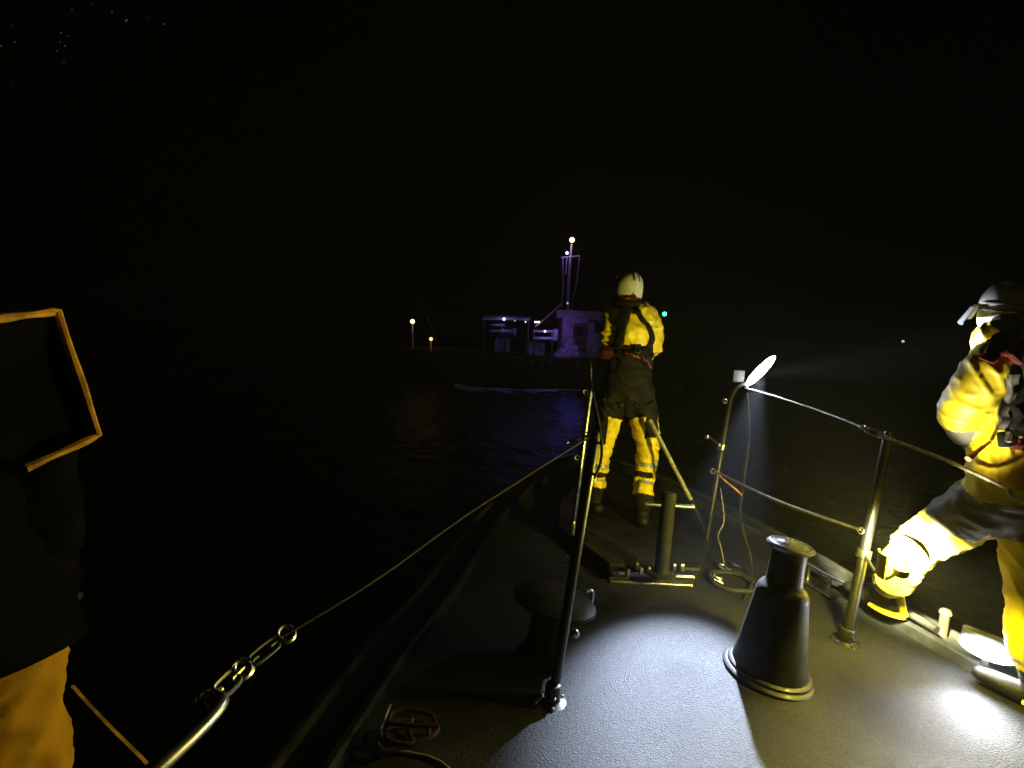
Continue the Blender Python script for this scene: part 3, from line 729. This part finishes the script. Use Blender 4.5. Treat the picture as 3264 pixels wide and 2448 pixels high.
# --- crewman standing at the bow, seen from behind
def crewman_bow():
    D0 = 3.86
    def J(px, py, dd=0.0): return dp(px, py, D0 + dd)
    fR, fL = at(641, 524, PZ), at(594, 511, PZ)
    root = empty('person', (fR + fL) / 2, 'crewman in yellow oilskins and white helmet standing at the bow, back turned', 'person')
    lat = V(1, -.25, 0).normalized()
    aR, aL = fR + V(0, 0, .1), fL + V(0, 0, .1)
    ch = {
        'spine': ([(J(627, 402), .13, .12), (J(627, 388), .178, .145), (J(629, 366), .172, .14), (J(631, 348), .165, .135), (J(632, 330), .188, .15), (J(632, 316), .195, .135), (J(630, 307), .13, .1)], lat),
        'neck': ([(J(630, 310), .085, .085), (J(628, 298, .02), .072, .075)], lat),
        'head': ([(J(628, 297, .02), .075, .085), (J(628, 286, .03), .088, .1), (J(628, 279, .03), .07, .08)], lat),
        'armR': ([(J(648, 314), .078, .078), (J(653, 330, .01), .072, .075), (J(655, 348, .06), .064, .066), (J(648, 353, .2), .055, .055), (J(640, 352, .32), .045, .045)], lat),
        'armL': ([(J(614, 315), .076, .076), (J(610, 330, .01), .07, .073), (J(609, 347, .07), .063, .065), (J(616, 352, .22), .055, .055), (J(624, 350, .34), .045, .045)], lat),
        'legR': ([(J(638, 392), .12, .125), (J(644, 418), .105, .11), (J(648, 447, -.02), .083, .088), (J(645, 478, -.05), .075, .08), (aR + V(0, 0, .06), .066, .07)], lat),
        'legL': ([(J(617, 392), .118, .125), (J(608, 418, .03), .1, .105), (J(601, 447, .06), .082, .086), (J(597, 475, .09), .074, .078), (aL + V(0, 0, .06), .064, .068)], lat),
    }
    def zone(b, t, c, n):
        if b == 'head': return 'dark_cloth'
        if b == 'neck': return 'dark_cloth'
        if b == 'spine': return 'yellow' if t > .52 else 'dark_cloth'
        if b in ('armR', 'armL'): return 'yellow' if t < .8 else 'grey_cloth'
        side = (c[0] - (ch[b][0][2][0].x)) * (1 if b == 'legR' else -1)
        if t < .22: return 'dark_cloth'
        if t < .50:
            seat = (-.055 < side < .06) and t < .42 if b == 'legR' else (side > -.02 and t < .46)
            return 'dark_cloth' if seat else 'yellow'
        if .63 < t < .665: return 'tape'
        if .70 < t < .745: return 'dark_cloth' if side < .03 else 'yellow'
        if .80 < t < .83: return 'tape'
        if t > .93: return 'dark_cloth'
        return 'yellow'
    body, bvh = make_body('body', ch, [], .011, .020, zone, ['yellow', 'dark_cloth', 'grey_cloth', 'tape'], root, (5, 5, 12), ('head', 'neck'))
    hc = J(628, 287, .03)
    helmet_shell(hc, V(.07, .12, 1), V(-.25, 1, 0), root, s=.93)
    # hood collar and red neck tube of the lifejacket
    mb = MB(); N = 24; mb.tube([J(629, 303) + lat * (.105 * math.cos(a)) + V(.25, 1, 0) * (.10 * math.sin(a)) + V(0, 0, .012 * math.sin(a)) for a in [2 * math.pi * k / N for k in range(N)]], .032, 10, closed=True); mb.build('collar', mt['dark_cloth'], root)
    strap('lifejacket_yoke', bvh, [J(616, 303), J(622, 302), J(629, 300.5), J(635, 299)], .036, 'red', root, .02, .022)
    strap('harness_strap', bvh, [J(635, 306), J(641, 317), J(648.5, 328), J(652, 339), J(648, 347)], .036, 'webbing', root, .012)
    strap('harness_strap', bvh, [J(628, 306), J(624.5, 318), J(621, 333), J(618, 349)], .078, 'webbing', root, .02)
    strap('shoulder_panel', bvh, [J(614, 310), J(616, 316), J(618, 324)], .07, 'dark_cloth', root, .016)
    strap('waist_belt', bvh, [J(608, 352), J(616, 353.5), J(630, 354), J(641, 353), J(648, 351)], .055, 'webbing', root, .012)
    strap('red_lanyard', bvh, [J(625, 354), J(632, 355), J(640, 358), J(646, 364), J(649, 370)], .013, 'red', root, .02, .012)
    strap('thigh_strap', bvh, [J(634, 404, -.3), J(643, 408, -.3), J(653, 402, -.2)], .04, 'webbing', root, .012)
    strap('thigh_strap', bvh, [J(622, 404, -.3), J(612, 406, -.3), J(604, 400, -.2)], .04, 'webbing', root, .012)
    mb = MB(); mb.bbox(J(606, 353, -.08), (.12, .09, .09), .03); mb.build('red_pouch', mat('dark_red_pouch', (.06, .003, .007), .7, 0, .2, 20, .3, 200, spec=.2), root)
    for px, py in ((638, 353.5), (644.5, 351.5)):
        p, n_, _, _ = bvh.find_nearest(J(px, py, -.3)); mb = MB(); mb.bbox(p + n_ * .022, (.04, .02, .028), .006); mb.build('buckle', mt['tape'], root)
    boot(aR, V(.12, 1, 0), PZ, root, shaft=.1); boot(aL, V(-.3, 1, 0), PZ, root, shaft=.1)
    hand(J(640, 352, .33), V(-.6, .7, .1), V(0, 0, -1), root, thumb=1); hand(J(624, 350, .35), V(.5, .8, .1), V(0, 0, -1), root, thumb=-1)
crewman_bow()

# --- crewman at the right, one foot forward by the gunwale
def crewman_right():
    D0 = 2.13
    def J(px, py, dd=0.0): return dp(px, py, D0 + dd)
    fL, fR = at(873, 608, .07), at(1022, 710, .0)
    root = empty('person', fR, 'crewman in yellow oilskins at the right edge, knee bent beside the added lamp and the white floodlight', 'person')
    lat = V(.93, .36, 0).normalized()
    aL, aR = fL + V(.03, -.02, .1), fR + V(.05, .0, .1)
    ch = {
        'spine': ([(J(1014, 505), .14, .13), (J(1014, 484), .175, .15), (J(1014, 455), .17, .145), (J(1014, 430), .165, .14), (J(1017, 395), .185, .155), (J(1019, 365), .19, .15), (J(1018, 348), .14, .11)], lat),
        'neck': ([(J(1017, 352), .095, .095), (J(1014, 336), .085, .085)], lat),
        'head': ([(J(1014, 334), .08, .09), (J(1015, 316), .088, .1), (J(1016, 302), .075, .08)], lat),
        'armL': ([(J(996, 362, -.12), .092, .092), (J(976, 388, -.05), .09, .092), (J(962, 413, .04), .084, .086), (J(970, 431, .07), .074, .074), (J(992, 441, .06), .052, .052)], lat),
        'armR': ([(J(1048, 362, .03), .08, .08), (J(1062, 392, .04), .075, .08), (J(1066, 418, .06), .065, .07), (J(1052, 436, .16), .056, .056), (J(1034, 440, .24), .046, .046)], lat),
        'legL': ([(J(1000, 496, .02), .13, .13), (J(962, 518, .15), .118, .12), (J(915, 546, .31), .1, .1), (J(893, 580, .44), .082, .084), (aL + V(0, 0, .05), .064, .064)], lat),
        'legR': ([(J(1032, 500), .13, .13), (J(1034, 545), .118, .115), (J(1034, 595), .092, .092), (J(1031, 645), .082, .085), (aR + V(0, 0, .05), .066, .066)], lat),
    }
    def zone(b, t, c, n):
        if b in ('head', 'neck'): return 'yellow' if b == 'neck' or t < .25 else 'dark_cloth'
        if b == 'spine':
            if t < .12: return 'grey_cloth'
            return 'yellow'
        if b == 'armL': return 'grey_cloth' if .50 < t < .78 else 'yellow'
        if b == 'armR': return 'grey_cloth' if .52 < t < .72 else 'yellow'
        if b == 'legL':
            if t < .27:
                k = ch[b][0]; u = t * 4; i0 = min(3, int(u)); zz = k[i0][0].z + (k[i0 + 1][0].z - k[i0][0].z) * (u - i0)
                return 'grey_cloth' if c[2] > zz - .07 else 'yellow'
            if .80 < t < .85: return 'tape'
            return 'yellow' if t < .9 else 'grey_cloth'
        if t < .18: return 'grey_cloth'
        if .80 < t < .86: return 'tape'
        if .90 < t: return 'dark_cloth'
        return 'yellow'
    body, bvh = make_body('body', ch, [(J(1000, 334, -.04), (.075, .075, .06), None)], .009, .009, zone, ['yellow', 'dark_cloth', 'grey_cloth', 'tape'], root, (7, 7, 10), ('head',))
    hc = J(1023, 312)
    fw = V(-.62, .78, 0)
    h, rot = helmet_shell(hc, V(-.20, -.10, 1), fw, root, pw=.6, s=.98)
    # ear cup, side vent and lifted visor
    ear = hc + rot @ V(-.108, .02, -.03); mb = MB(); mb.ball(ear, (.014, .02, .028), rot, 14, 10); mb.build('ear_opening', mt['webbing'], h)
    mb = MB(); vs = []; fs = []
    for i in range(9):
        a = -.55 + 1.1 * i / 8
        for j in range(5):
            t = j / 4; rr = .150 + .042 * t
            vs.append(hc + rot @ V(.82 * rr * math.sin(a), rr * math.cos(a) * 1.03 + .01, .03 - .07 * t))
    o5 = len(vs); vs += [p + rot @ V(0, .002, .004) for p in vs]
    for i in range(8):
        for j in range(4):
            q = (i * 5 + j, i * 5 + j + 1, (i + 1) * 5 + j + 1, (i + 1) * 5 + j); fs.append(q); fs.append(tuple(o5 + k for k in q[::-1]))
    mb.add(vs, fs); mb.build('visor', mt['visor'], h, 60)
    for zz, rr in ((.02, .122), (.05, .112)):
        mb = MB(); mb.tube([hc + rot @ V(-rr * math.cos(t) * .98, .148 * math.sin(t) * rr / .118, zz + .01 * math.sin(t)) for t in [-1.2 + 2.2 * i / 14 for i in range(15)]], .003, 6); mb.build('moulding_line', mt['web_grey'], h)
    # tall storm collar round the neck
    mb = MB(); N = 28; vs, fs = [], []
    cc = J(1012, 337)
    for j, (z, r0) in enumerate(((-.055, .125), (-.02, .132), (.02, .128), (.042, .12), (.045, .112), (.0, .105))):
        for k in range(N):
            a = 2 * math.pi * k / N; wv = 1 + .05 * math.sin(3 * a + j)
            vs.append(cc + lat * (r0 * wv * math.cos(a)) + V(-.36, .93, 0) * (r0 * wv * .95 * math.sin(a)) + V(0, 0, z + .012 * math.sin(2 * a)))
    for j in range(5):
        for k in range(N): fs.append((j * N + k, j * N + (k + 1) % N, (j + 1) * N + (k + 1) % N, (j + 1) * N + k))
    mb.add(vs, fs); mb.build('storm_collar', mt['yellow'], root, 60)
    strap('lifejacket_yoke', bvh, [J(987, 362, -.3), J(998, 351, -.3), J(1010, 350, -.3), J(1019, 360, -.3)], [.05, .06, .07, .06], 'red', root, .02, .012)
    strap('yoke_edge', bvh, [J(990, 347, -.3), J(1001, 341, -.3), J(1014, 340, -.3), J(1030, 345, -.3)], .03, 'dark_cloth', root, .02, .014)
    strap('lifejacket_panel', bvh, [J(1021, 352, -.3), J(1024, 380, -.3), J(1024, 410, -.3), J(1022, 436, -.3)], .085, 'webbing', root, .035, .01)
    strap('harness_strap', bvh, [J(1011, 372), J(1007, 390), J(1003, 410), J(1004, 430)], .034, 'web_grey', root, .012, .01)
    strap('waist_belt', bvh, [J(1003, 439), J(1010, 440), J(1018, 440), J(1026, 440), J(1034, 440)], .062, 'webbing', root, .016)
    strap('red_patch', bvh, [J(1012, 432, -.3), J(1018, 440, -.3), J(1016, 449, -.3)], .035, 'red', root, .02, .016)
    mb = MB(); p, n_, _, _ = bvh.ray_cast(CAM, (J(1006, 438) - CAM).normalized()); mb.bbox(p + n_ * .03, (.03, .03, .045), .008); mb.build('buckle', mt['steel'], root)
    mb = MB(); mb.tube(spline([J(990, 442, -.06), J(983, 447, -.08), J(975, 453, -.09), J(968, 459, -.1)], 6), [.006] * 6 + [.008] * 6 + [.011] * 6 + [.012], 10); mb.build('red_toggle_line', mt['orange'], root)
    mb = MB(); a0, a1 = J(978, 436, .065), J(997, 442, .06); mb.tube([a0, (a0 + a1) / 2 + V(0, 0, -.004), a1], [.05, .056, .05], 14); mb.build('cuff', mt['glove'], root)
    hand(J(999, 442, .06), V(.85, .4, -.1), V(0, -.4, -1), root, thumb=-1); hand(J(1034, 440, .24), V(-.8, .3, 0), V(0, 0, -1), root, thumb=1)
    boot(aL, V(-.35, .9, 0), .07, root, 'boot', .12); boot(aR, V(-.5, .75, 0), .012, root, 'boot', .12)
    # yellow overboot trim hugging the boots
    for a_, tdir, g in ((aL, V(-.35, .9, 0).normalized(), .07), (aR, V(-.5, .75, 0).normalized(), .012)):
        h0 = Vector((a_.x, a_.y, g + .03)); sd = tdir.cross(V(0, 0, 1)); mb = MB()
        mb.tube(spline([a_ - tdir * .058 + V(0, 0, .09), h0 - tdir * .1 + V(0, 0, .03), h0 - tdir * .108, h0 - sd * .055 - tdir * .05, h0 - sd * .058 + tdir * .03], 6), [(.03 - .0008 * i, .012) for i in range(25)], 10, (0, 0, 1)); mb.build('yellow_boot_trim', mt['yellow'], root)
crewman_right()

# --- person beside the camera, cut by the left edge: black jacket with piping, ochre trousers
def person_left():
    def J(px, py, d): return dp(px, py, d)
    base = V(-1.16, .93, 0); root = empty('person', base, 'dim person in black jacket and ochre trousers cut off by the left edge', 'person')
    lat = V(.9, .3, 0).normalized(); fw = V(-.3, .95, 0)
    B = lambda x, y, z: base + lat * x + fw.normalized() * y + V(0, 0, z)
    ch = {
        'spine': ([(B(0, 0, .86), .16, .13), (B(0, 0, .98), .18, .15), (B(0, 0, 1.12), .175, .14), (B(0, .0, 1.28), .19, .15), (B(0, 0, 1.42), .19, .14), (B(0, 0, 1.5), .12, .09)], lat),
        'neck': ([(B(0, 0, 1.48), .075, .075), (B(0, .02, 1.6), .065, .07)], lat),
        'head': ([(B(0, .02, 1.58), .07, .08), (B(0, .03, 1.68), .085, .1), (B(0, .03, 1.76), .07, .08)], lat),
        'armR': ([(B(.19, 0, 1.42), .075, .075), (B(.2, .02, 1.25), .068, .068), (B(.19, .05, 1.08), .058, .058), (B(.16, .12, .86), .048, .048)], lat),
        'armL': ([(B(-.2, 0, 1.42), .075, .075), (B(-.25, .02, 1.25), .07, .07), (B(-.24, .1, 1.1), .06, .06), (B(-.12, .25, 1.1), .05, .05)], lat),
        'legR': ([(B(.10, 0, .9), .125, .125), (B(.125, .02, .5), .085, .09), (B(.13, 0, .14), .07, .075)], lat),
        'legL': ([(B(-.10, 0, .9), .125, .125), (B(-.12, .02, .5), .085, .09), (B(-.13, 0, .14), .07, .075)], lat),
    }
    def zone(b, t, c, n):
        if b in ('legR', 'legL'): return 'ochre'
        if b == 'spine' and c[2] < 1.0 : return 'ochre'
        return 'black_cloth'
    body, bvh = make_body('body', ch, [], .013, .016, zone, ['black_cloth', 'ochre'], root, (5, 5, 9))
    # jacket skirt hanging over the trousers
    mb = MB(); vs, fs = [], []; N = 36
    for j, (z, r) in enumerate(((1.2, 1.06), (1.02, 1.12), (.83, 1.36), (.825, 1.25))):
        for k in range(N):
            a = 2 * math.pi * k / N; w = 1 + .03 * math.sin(5 * a)
            vs.append(B(.185 * r * w * math.cos(a), .15 * r * w * math.sin(a), z - .035 * math.cos(a - .9) * (j > 1)))
    for j in range(3):
        for k in range(N): fs.append((j * N + k, j * N + (k + 1) % N, (j + 1) * N + (k + 1) % N, (j + 1) * N + k))
    mb.add(vs, fs); mb.build('jacket_skirt', mt['black_cloth'], root, 60)
    # square black flap edged with orange piping
    d = .78
    q = [J(-8, 319, d - .10), J(57, 311, d), J(98, 435, d + .01), J(25, 468, d - .07), J(-10, 455, d - .11)]
    nrm = (q[2] - q[1]).cross(q[3] - q[1]).normalized()
    if nrm.dot(CAM - q[1]) < 0: nrm = -nrm
    n = 5; mb = MB(); mb.add(q + [p - nrm * .016 for p in q], [(0, 1, 3), (1, 2, 3), (0, 3, 4), (6, 5, 8), (7, 6, 8), (8, 5, 9)] + [(i, (i + 1) % n, (i + 1) % n + n, i + n) for i in range(n)]); fl = mb.build('jacket_flap', mt['black_cloth'], root)
    mb = MB(); path = []
    for a, b in zip(q[:3], q[1:4]):
        for k in range(10): path.append(a.lerp(b, k / 10))
    path.append(q[3])
    path = [p + (CAM - p).normalized() * .009 for p in path]
    mb.tube(path, [.0062 + .0009 * math.sin(i * .9) for i in range(len(path))], 8); mb.build('orange_piping', mt['trim'], fl)
    mb = MB(); mb.tube(spline([J(70, 690, .86), J(84, 706, .84), J(112, 736, .80), J(150, 775, .76), J(200, 840, .74)], 6), (.0085), 8); mb.build('hanging_strap', mt['trim'], root)
    boot(B(.13, 0, .1), fw, 0.012, root); boot(B(-.13, 0, .1), fw, 0.012, root)
    hand(B(.16, .13, .84), V(-.1, .3, -1), V(-1, 0, 0), root, thumb=-1); hand(B(-.12, .25, 1.1), V(.5, .8, 0), V(0, 0, -1), root, thumb=1)
person_left()

# ------------------------------------------------------------------ the other vessel, 24 m off
VY = 24.0; VK = VY / FPX
def vx(px): return 2.09 + (px - 555) * VK
def vz(px, py): return SEA + (390 + .0525 * (px - 555) - py) * VK
def vp(px, py, dy=0.0):
    d = ray(px, py); return CAM + d * ((VY + dy) / d.y)
vm = {
    'hull': mat('vessel_hull_paint', (.03, .035, .05), .4, 0, .3, 1.5, .2, 8),
    'white': mat('vessel_white_paint', (.36, .36, .40), .45, 0, .15, 2.5, .1, 20),
    'grey': mat('vessel_grey_paint', (.25, .25, .28), .5, 0, .2, 3, .1, 20),
    'dark': mat('vessel_dark_fittings', (.05, .04, .045), .5, 0, .2, 4),
    'maroon': mat('vessel_maroon_door', (.12, .025, .03), .5, 0, .2, 4),
    'net': mat('heaped_net', (.4, .38, .45), .85, 0, .35, 5, .9, 22, bdist=.05),
    'glass': mat('vessel_window_glass', (.015, .015, .02), .12, 0, .1, 3),
    'spar': mat('varnished_spar', (.42, .28, .14), .5, 0, .2, 6),
}
ves = empty('fishing_boat', V(2.09, VY + 2, SEA), 'dark fishing boat under purple lights on the black water', 'boat')
mb = MB(); vs = []; secs = 40; x0, x1 = vx(398), vx(712)
prof = [(0, 1), (.04, 1), (.04, .93), (.0, .9), (-.06, .5), (-.22, 0), (-.6, -.45)]
for i in range(secs + 1):
    t = i / secs; x = x0 + (x1 - x0) * t
    b = 2.1 * (min(1, (1 - t) / .38) ** .62) * (.86 + .14 * min(1, t / .2))
    sh = 1.45 + .9 * max(0, t - .35) ** 1.6 * 1.6 + .12 * (1 - t)
    rake = .0
    ring = []
    for s in (1, -1):
        for dx, hz in (prof if s == 1 else prof[::-1]):
            bw = max(.03, b + dx * min(1, b)); z = SEA + hz * sh
            ring.append((x + (hz - 1) * .6 * max(0, t - .8) / .2 * 1.0, VY + 2 - s * bw, z))
    vs += ring
n = len(prof) * 2
mb.add(vs, [(i * n + k, i * n + k + 1, (i + 1) * n + k + 1, (i + 1) * n + k) for i in range(secs) for k in range(n - 1)] + [tuple(range(n))])
mb.build('hull', vm['hull'], ves)
mb = MB(); mb.bbox(V((x0 + vx(650)) / 2, VY + 2, SEA + 1.05), (vx(650) - x0 - .4, 3.5, .08), .02); mb.build('work_deck', vm['grey'], ves)
def vbox(name, pa, pb, y0, y1, m, parent=ves):
    a, b = vp(*pa), vp(*pb); mb = MB()
    mb.bbox(V((a.x + b.x) / 2, VY + (y0 + y1) / 2, (a.z + b.z) / 2), (abs(b.x - a.x), abs(y1 - y0), abs(b.z - a.z)), .02); return mb.build(name, vm[m], parent)
wh = vbox('wheelhouse', (562, 362), (648, 317), .9, 3.3, 'white')
vbox('wheelhouse_roof', (558, 317.2), (652, 314.2), .55, 3.6, 'white')
vbox('door', (573.5, 356), (590, 324), .84, .92, 'maroon')
vbox('door_window', (577, 336), (586, 327), .80, .838, 'glass')
vbox('side_panel', (563, 356), (572.5, 322), .86, .905, 'white')
for a in range(4): vbox('side_window', (597 + a * 12.5, 333), (606 + a * 12.5, 322), .86, .92, 'glass')
mb = MB(); mb.add([vp(574, 317.5, .5), vp(590, 317.5, .5), vp(590, 317.5, .86), vp(574, 317.5, .86), vp(588.5, 323.5, .5), vp(588.5, 323.5, .86), vp(579, 319, .5), vp(579, 319, .86)],
       [(0, 1, 4, 6), (3, 7, 5, 2), (1, 2, 5, 4), (6, 4, 5, 7), (0, 6, 7, 3), (0, 3, 2, 1)]); mb.build('eave_bracket', vm['white'], ves)
def vtube(name, pts, r, m, parent=ves, seg=8):
    mb = MB(); mb.tube([vp(*p) for p in pts], r, seg); return mb.build(name, vm[m] if isinstance(m, str) else m, parent)
mast = vtube('mast', [(568, 318, 1.5), (568.5, 285, 1.5), (571.5, 244, 1.5)], [.09, .08, .05], 'white')
vtube('crosstree', [(561, 257.5, 1.5), (580, 256, 1.5)], .035, 'white')
vtube('mast_brace', [(567, 257, 1.45), (565.5, 275, 1.45)], .03, 'white'); vtube('mast_brace', [(570, 257, 1.4), (569, 276, 1.4)], .03, 'white')
vtube('stay', [(562.7, 257, 1.3), (563, 285, 1.2), (562, 303, 1.1), (560, 316, 1.0)], .028, 'white')
vtube('stay', [(579.5, 257, 1.5), (577, 280, 1.5), (572.5, 303, 1.4), (571, 316, 1.4)], .022, 'grey')
vtube('boom', [(561, 304.5, .8), (549, 315, .5), (535, 327, .2)], [.06, .055, .045], 'spar')
vtube('aerial', [(600, 314, 2), (601, 270, 2)], .018, 'dark')
# shelter frame and rails on the after deck
for (xa, xb, y) in ((482, 530, 318.6), (491, 504, 325), (533, 554, 331), (533, 553.5, 338.2), (490, 511, 331)):
    vtube('shelter_rail', [(xa, y, .3), (xb, y + .3, .3)], .075 if y in (318.6, 338.2) else .06, 'white')
for xx, ya, yb in ((484, 318, 362), (505, 318, 362), (528, 318, 362), (534, 330, 362), (552, 330, 362)):
    vtube('shelter_post', [(xx, ya, .32), (xx, yb, .32)], .04, 'dark')
vbox('shelter_top', (482, 317.8), (531, 316.8), .3, 3.4, 'dark')
vbox('hatch_plate', (553.4, 341), (558.6, 329), .28, .36, 'white')
vbox('winch_housing', (494, 352), (510, 339), .7, 1.9, 'grey')
vbox('locker', (526, 356), (546, 345), .9, 2.2, 'grey')
mb = MB(); mb.lathe([(0, -.35), (.22, -.35), (.22, -.3), (.13, -.28), (.13, .28), (.22, .3), (.22, .35), (0, .35)], 24, vp(508, 332, .5), (1, .3, 0)); mb.build('winch_drum', vm['white'], ves)
for px, py in ((530, 361), (541, 361.3), (549, 361.6), (576, 362.5), (687, 357), (693.5, 356.4), (700, 355.6)):
    t = (vx(px) - x0) / (x1 - x0); b = 2.1 * (min(1, (1 - t) / .38) ** .62)
    p = V(vx(px), VY + 2 - b * (.985), vz(px, py)); mb = MB()
    mb.lathe([(.05, -.03), (.085, -.035), (.1, -.02), (.1, .06)], 16, p, (0, 1, 0)); mb.build('porthole', vm['white'], ves)
vtube('rail_pole', [(415, 288, .6), (433, 330, .6), (440, 358, .6)], .018, 'dark')
vtube('stern_pole', [(412.5, 322, .6), (412.8, 360, .6)], .04, 'grey')
vtube('stern_pole', [(431, 341, .3), (431.2, 362, .3)], .035, 'grey')
nb = MB(); vs, fs = [], []; N, K2 = 40, 14          # heap of net on deck
for j in range(K2 + 1):
    for k in range(N):
        a = 2 * math.pi * k / N; t = j / K2; r = (1 - t) ** .75
        p = V(math.cos(a) * .82 * r, math.sin(a) * .7 * r, t * .95)
        p *= 1 + .16 * noise.noise(p * 3.1) + .06 * noise.noise(p * 9)
        vs.append(vp(569.5, 357, .75) + p)
for j in range(K2):
    for k in range(N): fs.append((j * N + k, j * N + (k + 1) % N, (j + 1) * N + (k + 1) % N, (j + 1) * N + k))
nb.add(vs, fs); tag(nb.build('net_heap', vm['net'], smooth=60), 'purple lit heap of net on the deck of the far fishing boat', 'net')

def vlamp(name, px, py, dy, r, col, st, energy=0, lcol=None, parent=ves):
    p = vp(px, py, dy); mb = MB(); mb.ball(p, r, None, 14, 10); mb.build(name, emit(name + '_glow', col, st), parent)
    if energy: light(name + '_light', 'POINT', p + V(0, -.35, -.05), energy, lcol or col, .12, parent=parent)
vlamp('masthead_lamp', 572, 240, 1.5, .13, (1, .66, .28), 2.6, 14)
vlamp('stern_lamp', 412.5, 321.5, .6, .11, (1, .80, .52), 2.4, 4)
vlamp('amber_lamp', 431, 339, .3, .09, (1, .48, .16), 1.8, 3)
vlamp('starboard_lamp', 664.5, 314, .4, .10, (.05, .95, .55), 5, 3)
vlamp('mast_purple_lamp', 567, 253, 1.2, .07, (.5, .35, 1), 6, 14, (.45, .2, 1))
vlamp('wheelhouse_purple_lamp', 567.5, 303.2, .6, .05, (.4, .3, 1), 1.2)
vlamp('shelter_blue_lamp', 504, 319, .0, .06, (.5, .5, 1), 8, 7, (.3, .22, 1))
for k in range(3): vlamp('deck_lamp_bulb', 535.2 + k * 1.9, 322, .2, .035, (.85, .9, 1), 6)
vlamp('deck_lamp_bulb', 525.5, 321.8, .2, .03, (.8, .8, .9), 3)
vlamp('rail_purple_lamp', 545, 331.3, .1, .05, (.5, .4, 1), 6, 9, (.32, .2, 1))
# purple floodlight on the wheelhouse side, lights the net heap and wall
p = vp(560, 326, -.9); light('wheelhouse_purple_flood', 'POINT', vp(567, 330, -.35), 11, (.36, .14, 1.0), .1, parent=ves)
light('waterline_blue_flood', 'SPOT', vp(572, 366, -1.0), 22, (.14, .13, 1.0), .1, vp(530, 398, -3.5), 110, .8, parent=ves)

# wake foam along her side
def foam_material():
    m = bpy.data.materials.new('wake_foam'); m.use_nodes = True; nt = m.node_tree; b = nt.nodes['Principled BSDF']; L = nt.links
    b.inputs['Base Color'].default_value = (.35, .37, .4, 1); b.inputs['Roughness'].default_value = .8
    return m
mb = MB(); vs, fs = [], []; rng = random.Random(3)
for k in range(2600):
    t = rng.random(); px = 455 + 135 * t ** .8
    spread = 1.0 + 1.6 * (1 - t)
    x = vx(px); y = VY - .25 - abs(rng.gauss(0, .55)) * spread
    if noise.noise(Vector((x * .9, y * 1.4, 3.0))) < -.05 + .3 * rng.random(): continue
    z = SEA + wave(x, y) + .03; r = rng.uniform(.02, .075); o_ = len(vs); n = 6
    for j in range(n): vs.append((x + r * 1.8 * math.cos(j * 1.047) * rng.uniform(.6, 1.2), y + r * math.sin(j * 1.047) * rng.uniform(.6, 1.2), z))
    vs.append((x, y, z + r * .6)); fs += [(o_ + j, o_ + (j + 1) % n, o_ + n) for j in range(n)]
mb.add(vs, fs); tag(mb.build('wake_foam', foam_material()), 'bluish broken foam along the side of the far fishing boat', 'foam', kind='stuff')

# ------------------------------------------------------------------ lights on the far shore
for px, py, r, st, lb in ((903, 341.3, .5, 1.2, 'single small white light on the dark shore to the right'), (515, 320.6, .3, 1.2, 'faint shore light low above the far boat shelter'), (594, 318, .3, .8, 'faint shore light beside the far wheelhouse')):
    p = dp(px, py, 215); e = empty('shore_light', V(p.x, p.y, SEA), lb, 'light')
    mb = MB(); mb.ball(p, r, None, 12, 8); mb.build('lamp', emit('shore_lamp_glow', (.95, .95, .9), st), e)
    mb = MB(); mb.tube([V(p.x, p.y, SEA - .5), p], .12, 8); mb.build('post', mt['dark_steel'], e)
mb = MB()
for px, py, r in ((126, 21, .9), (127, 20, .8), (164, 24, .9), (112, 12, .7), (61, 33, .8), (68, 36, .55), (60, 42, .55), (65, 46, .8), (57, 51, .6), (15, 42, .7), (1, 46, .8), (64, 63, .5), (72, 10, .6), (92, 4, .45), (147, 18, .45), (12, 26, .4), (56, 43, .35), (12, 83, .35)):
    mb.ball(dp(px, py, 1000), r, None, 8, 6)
tag(mb.build('spray_specks', emit('spray_speck_glow', (.9, .92, 1), .16)), 'faint glowing specks standing in for lit spray drops at the upper left', 'spray_specks', kind='stuff')  # far glowing balls standing in for spray drops lit in the air

# ------------------------------------------------------------------ thin haze added so the lamps glow
hz = MB(); hz.box((0, 0, (SEA - 2.2 + 9) / 2), (640, 640, 9 - SEA + 2.2))
me = bpy.data.meshes.new('haze'); me.from_pydata(hz.v, [], hz.f)
hm = bpy.data.materials.new('glow_haze'); hm.use_nodes = True; nt = hm.node_tree; nt.nodes.clear()
out = nt.nodes.new('ShaderNodeOutputMaterial'); pv = nt.nodes.new('ShaderNodeVolumePrincipled')
pv.inputs['Color'].default_value = (.9, .93, 1, 1); pv.inputs['Density'].default_value = .0021; pv.inputs['Anisotropy'].default_value = 0
nt.links.new(pv.outputs[0], out.inputs['Volume'])
hazeo = obj('haze', me, hm); tag(hazeo, 'thin haze over the boats, added for glow round the lamps', kind='stuff')
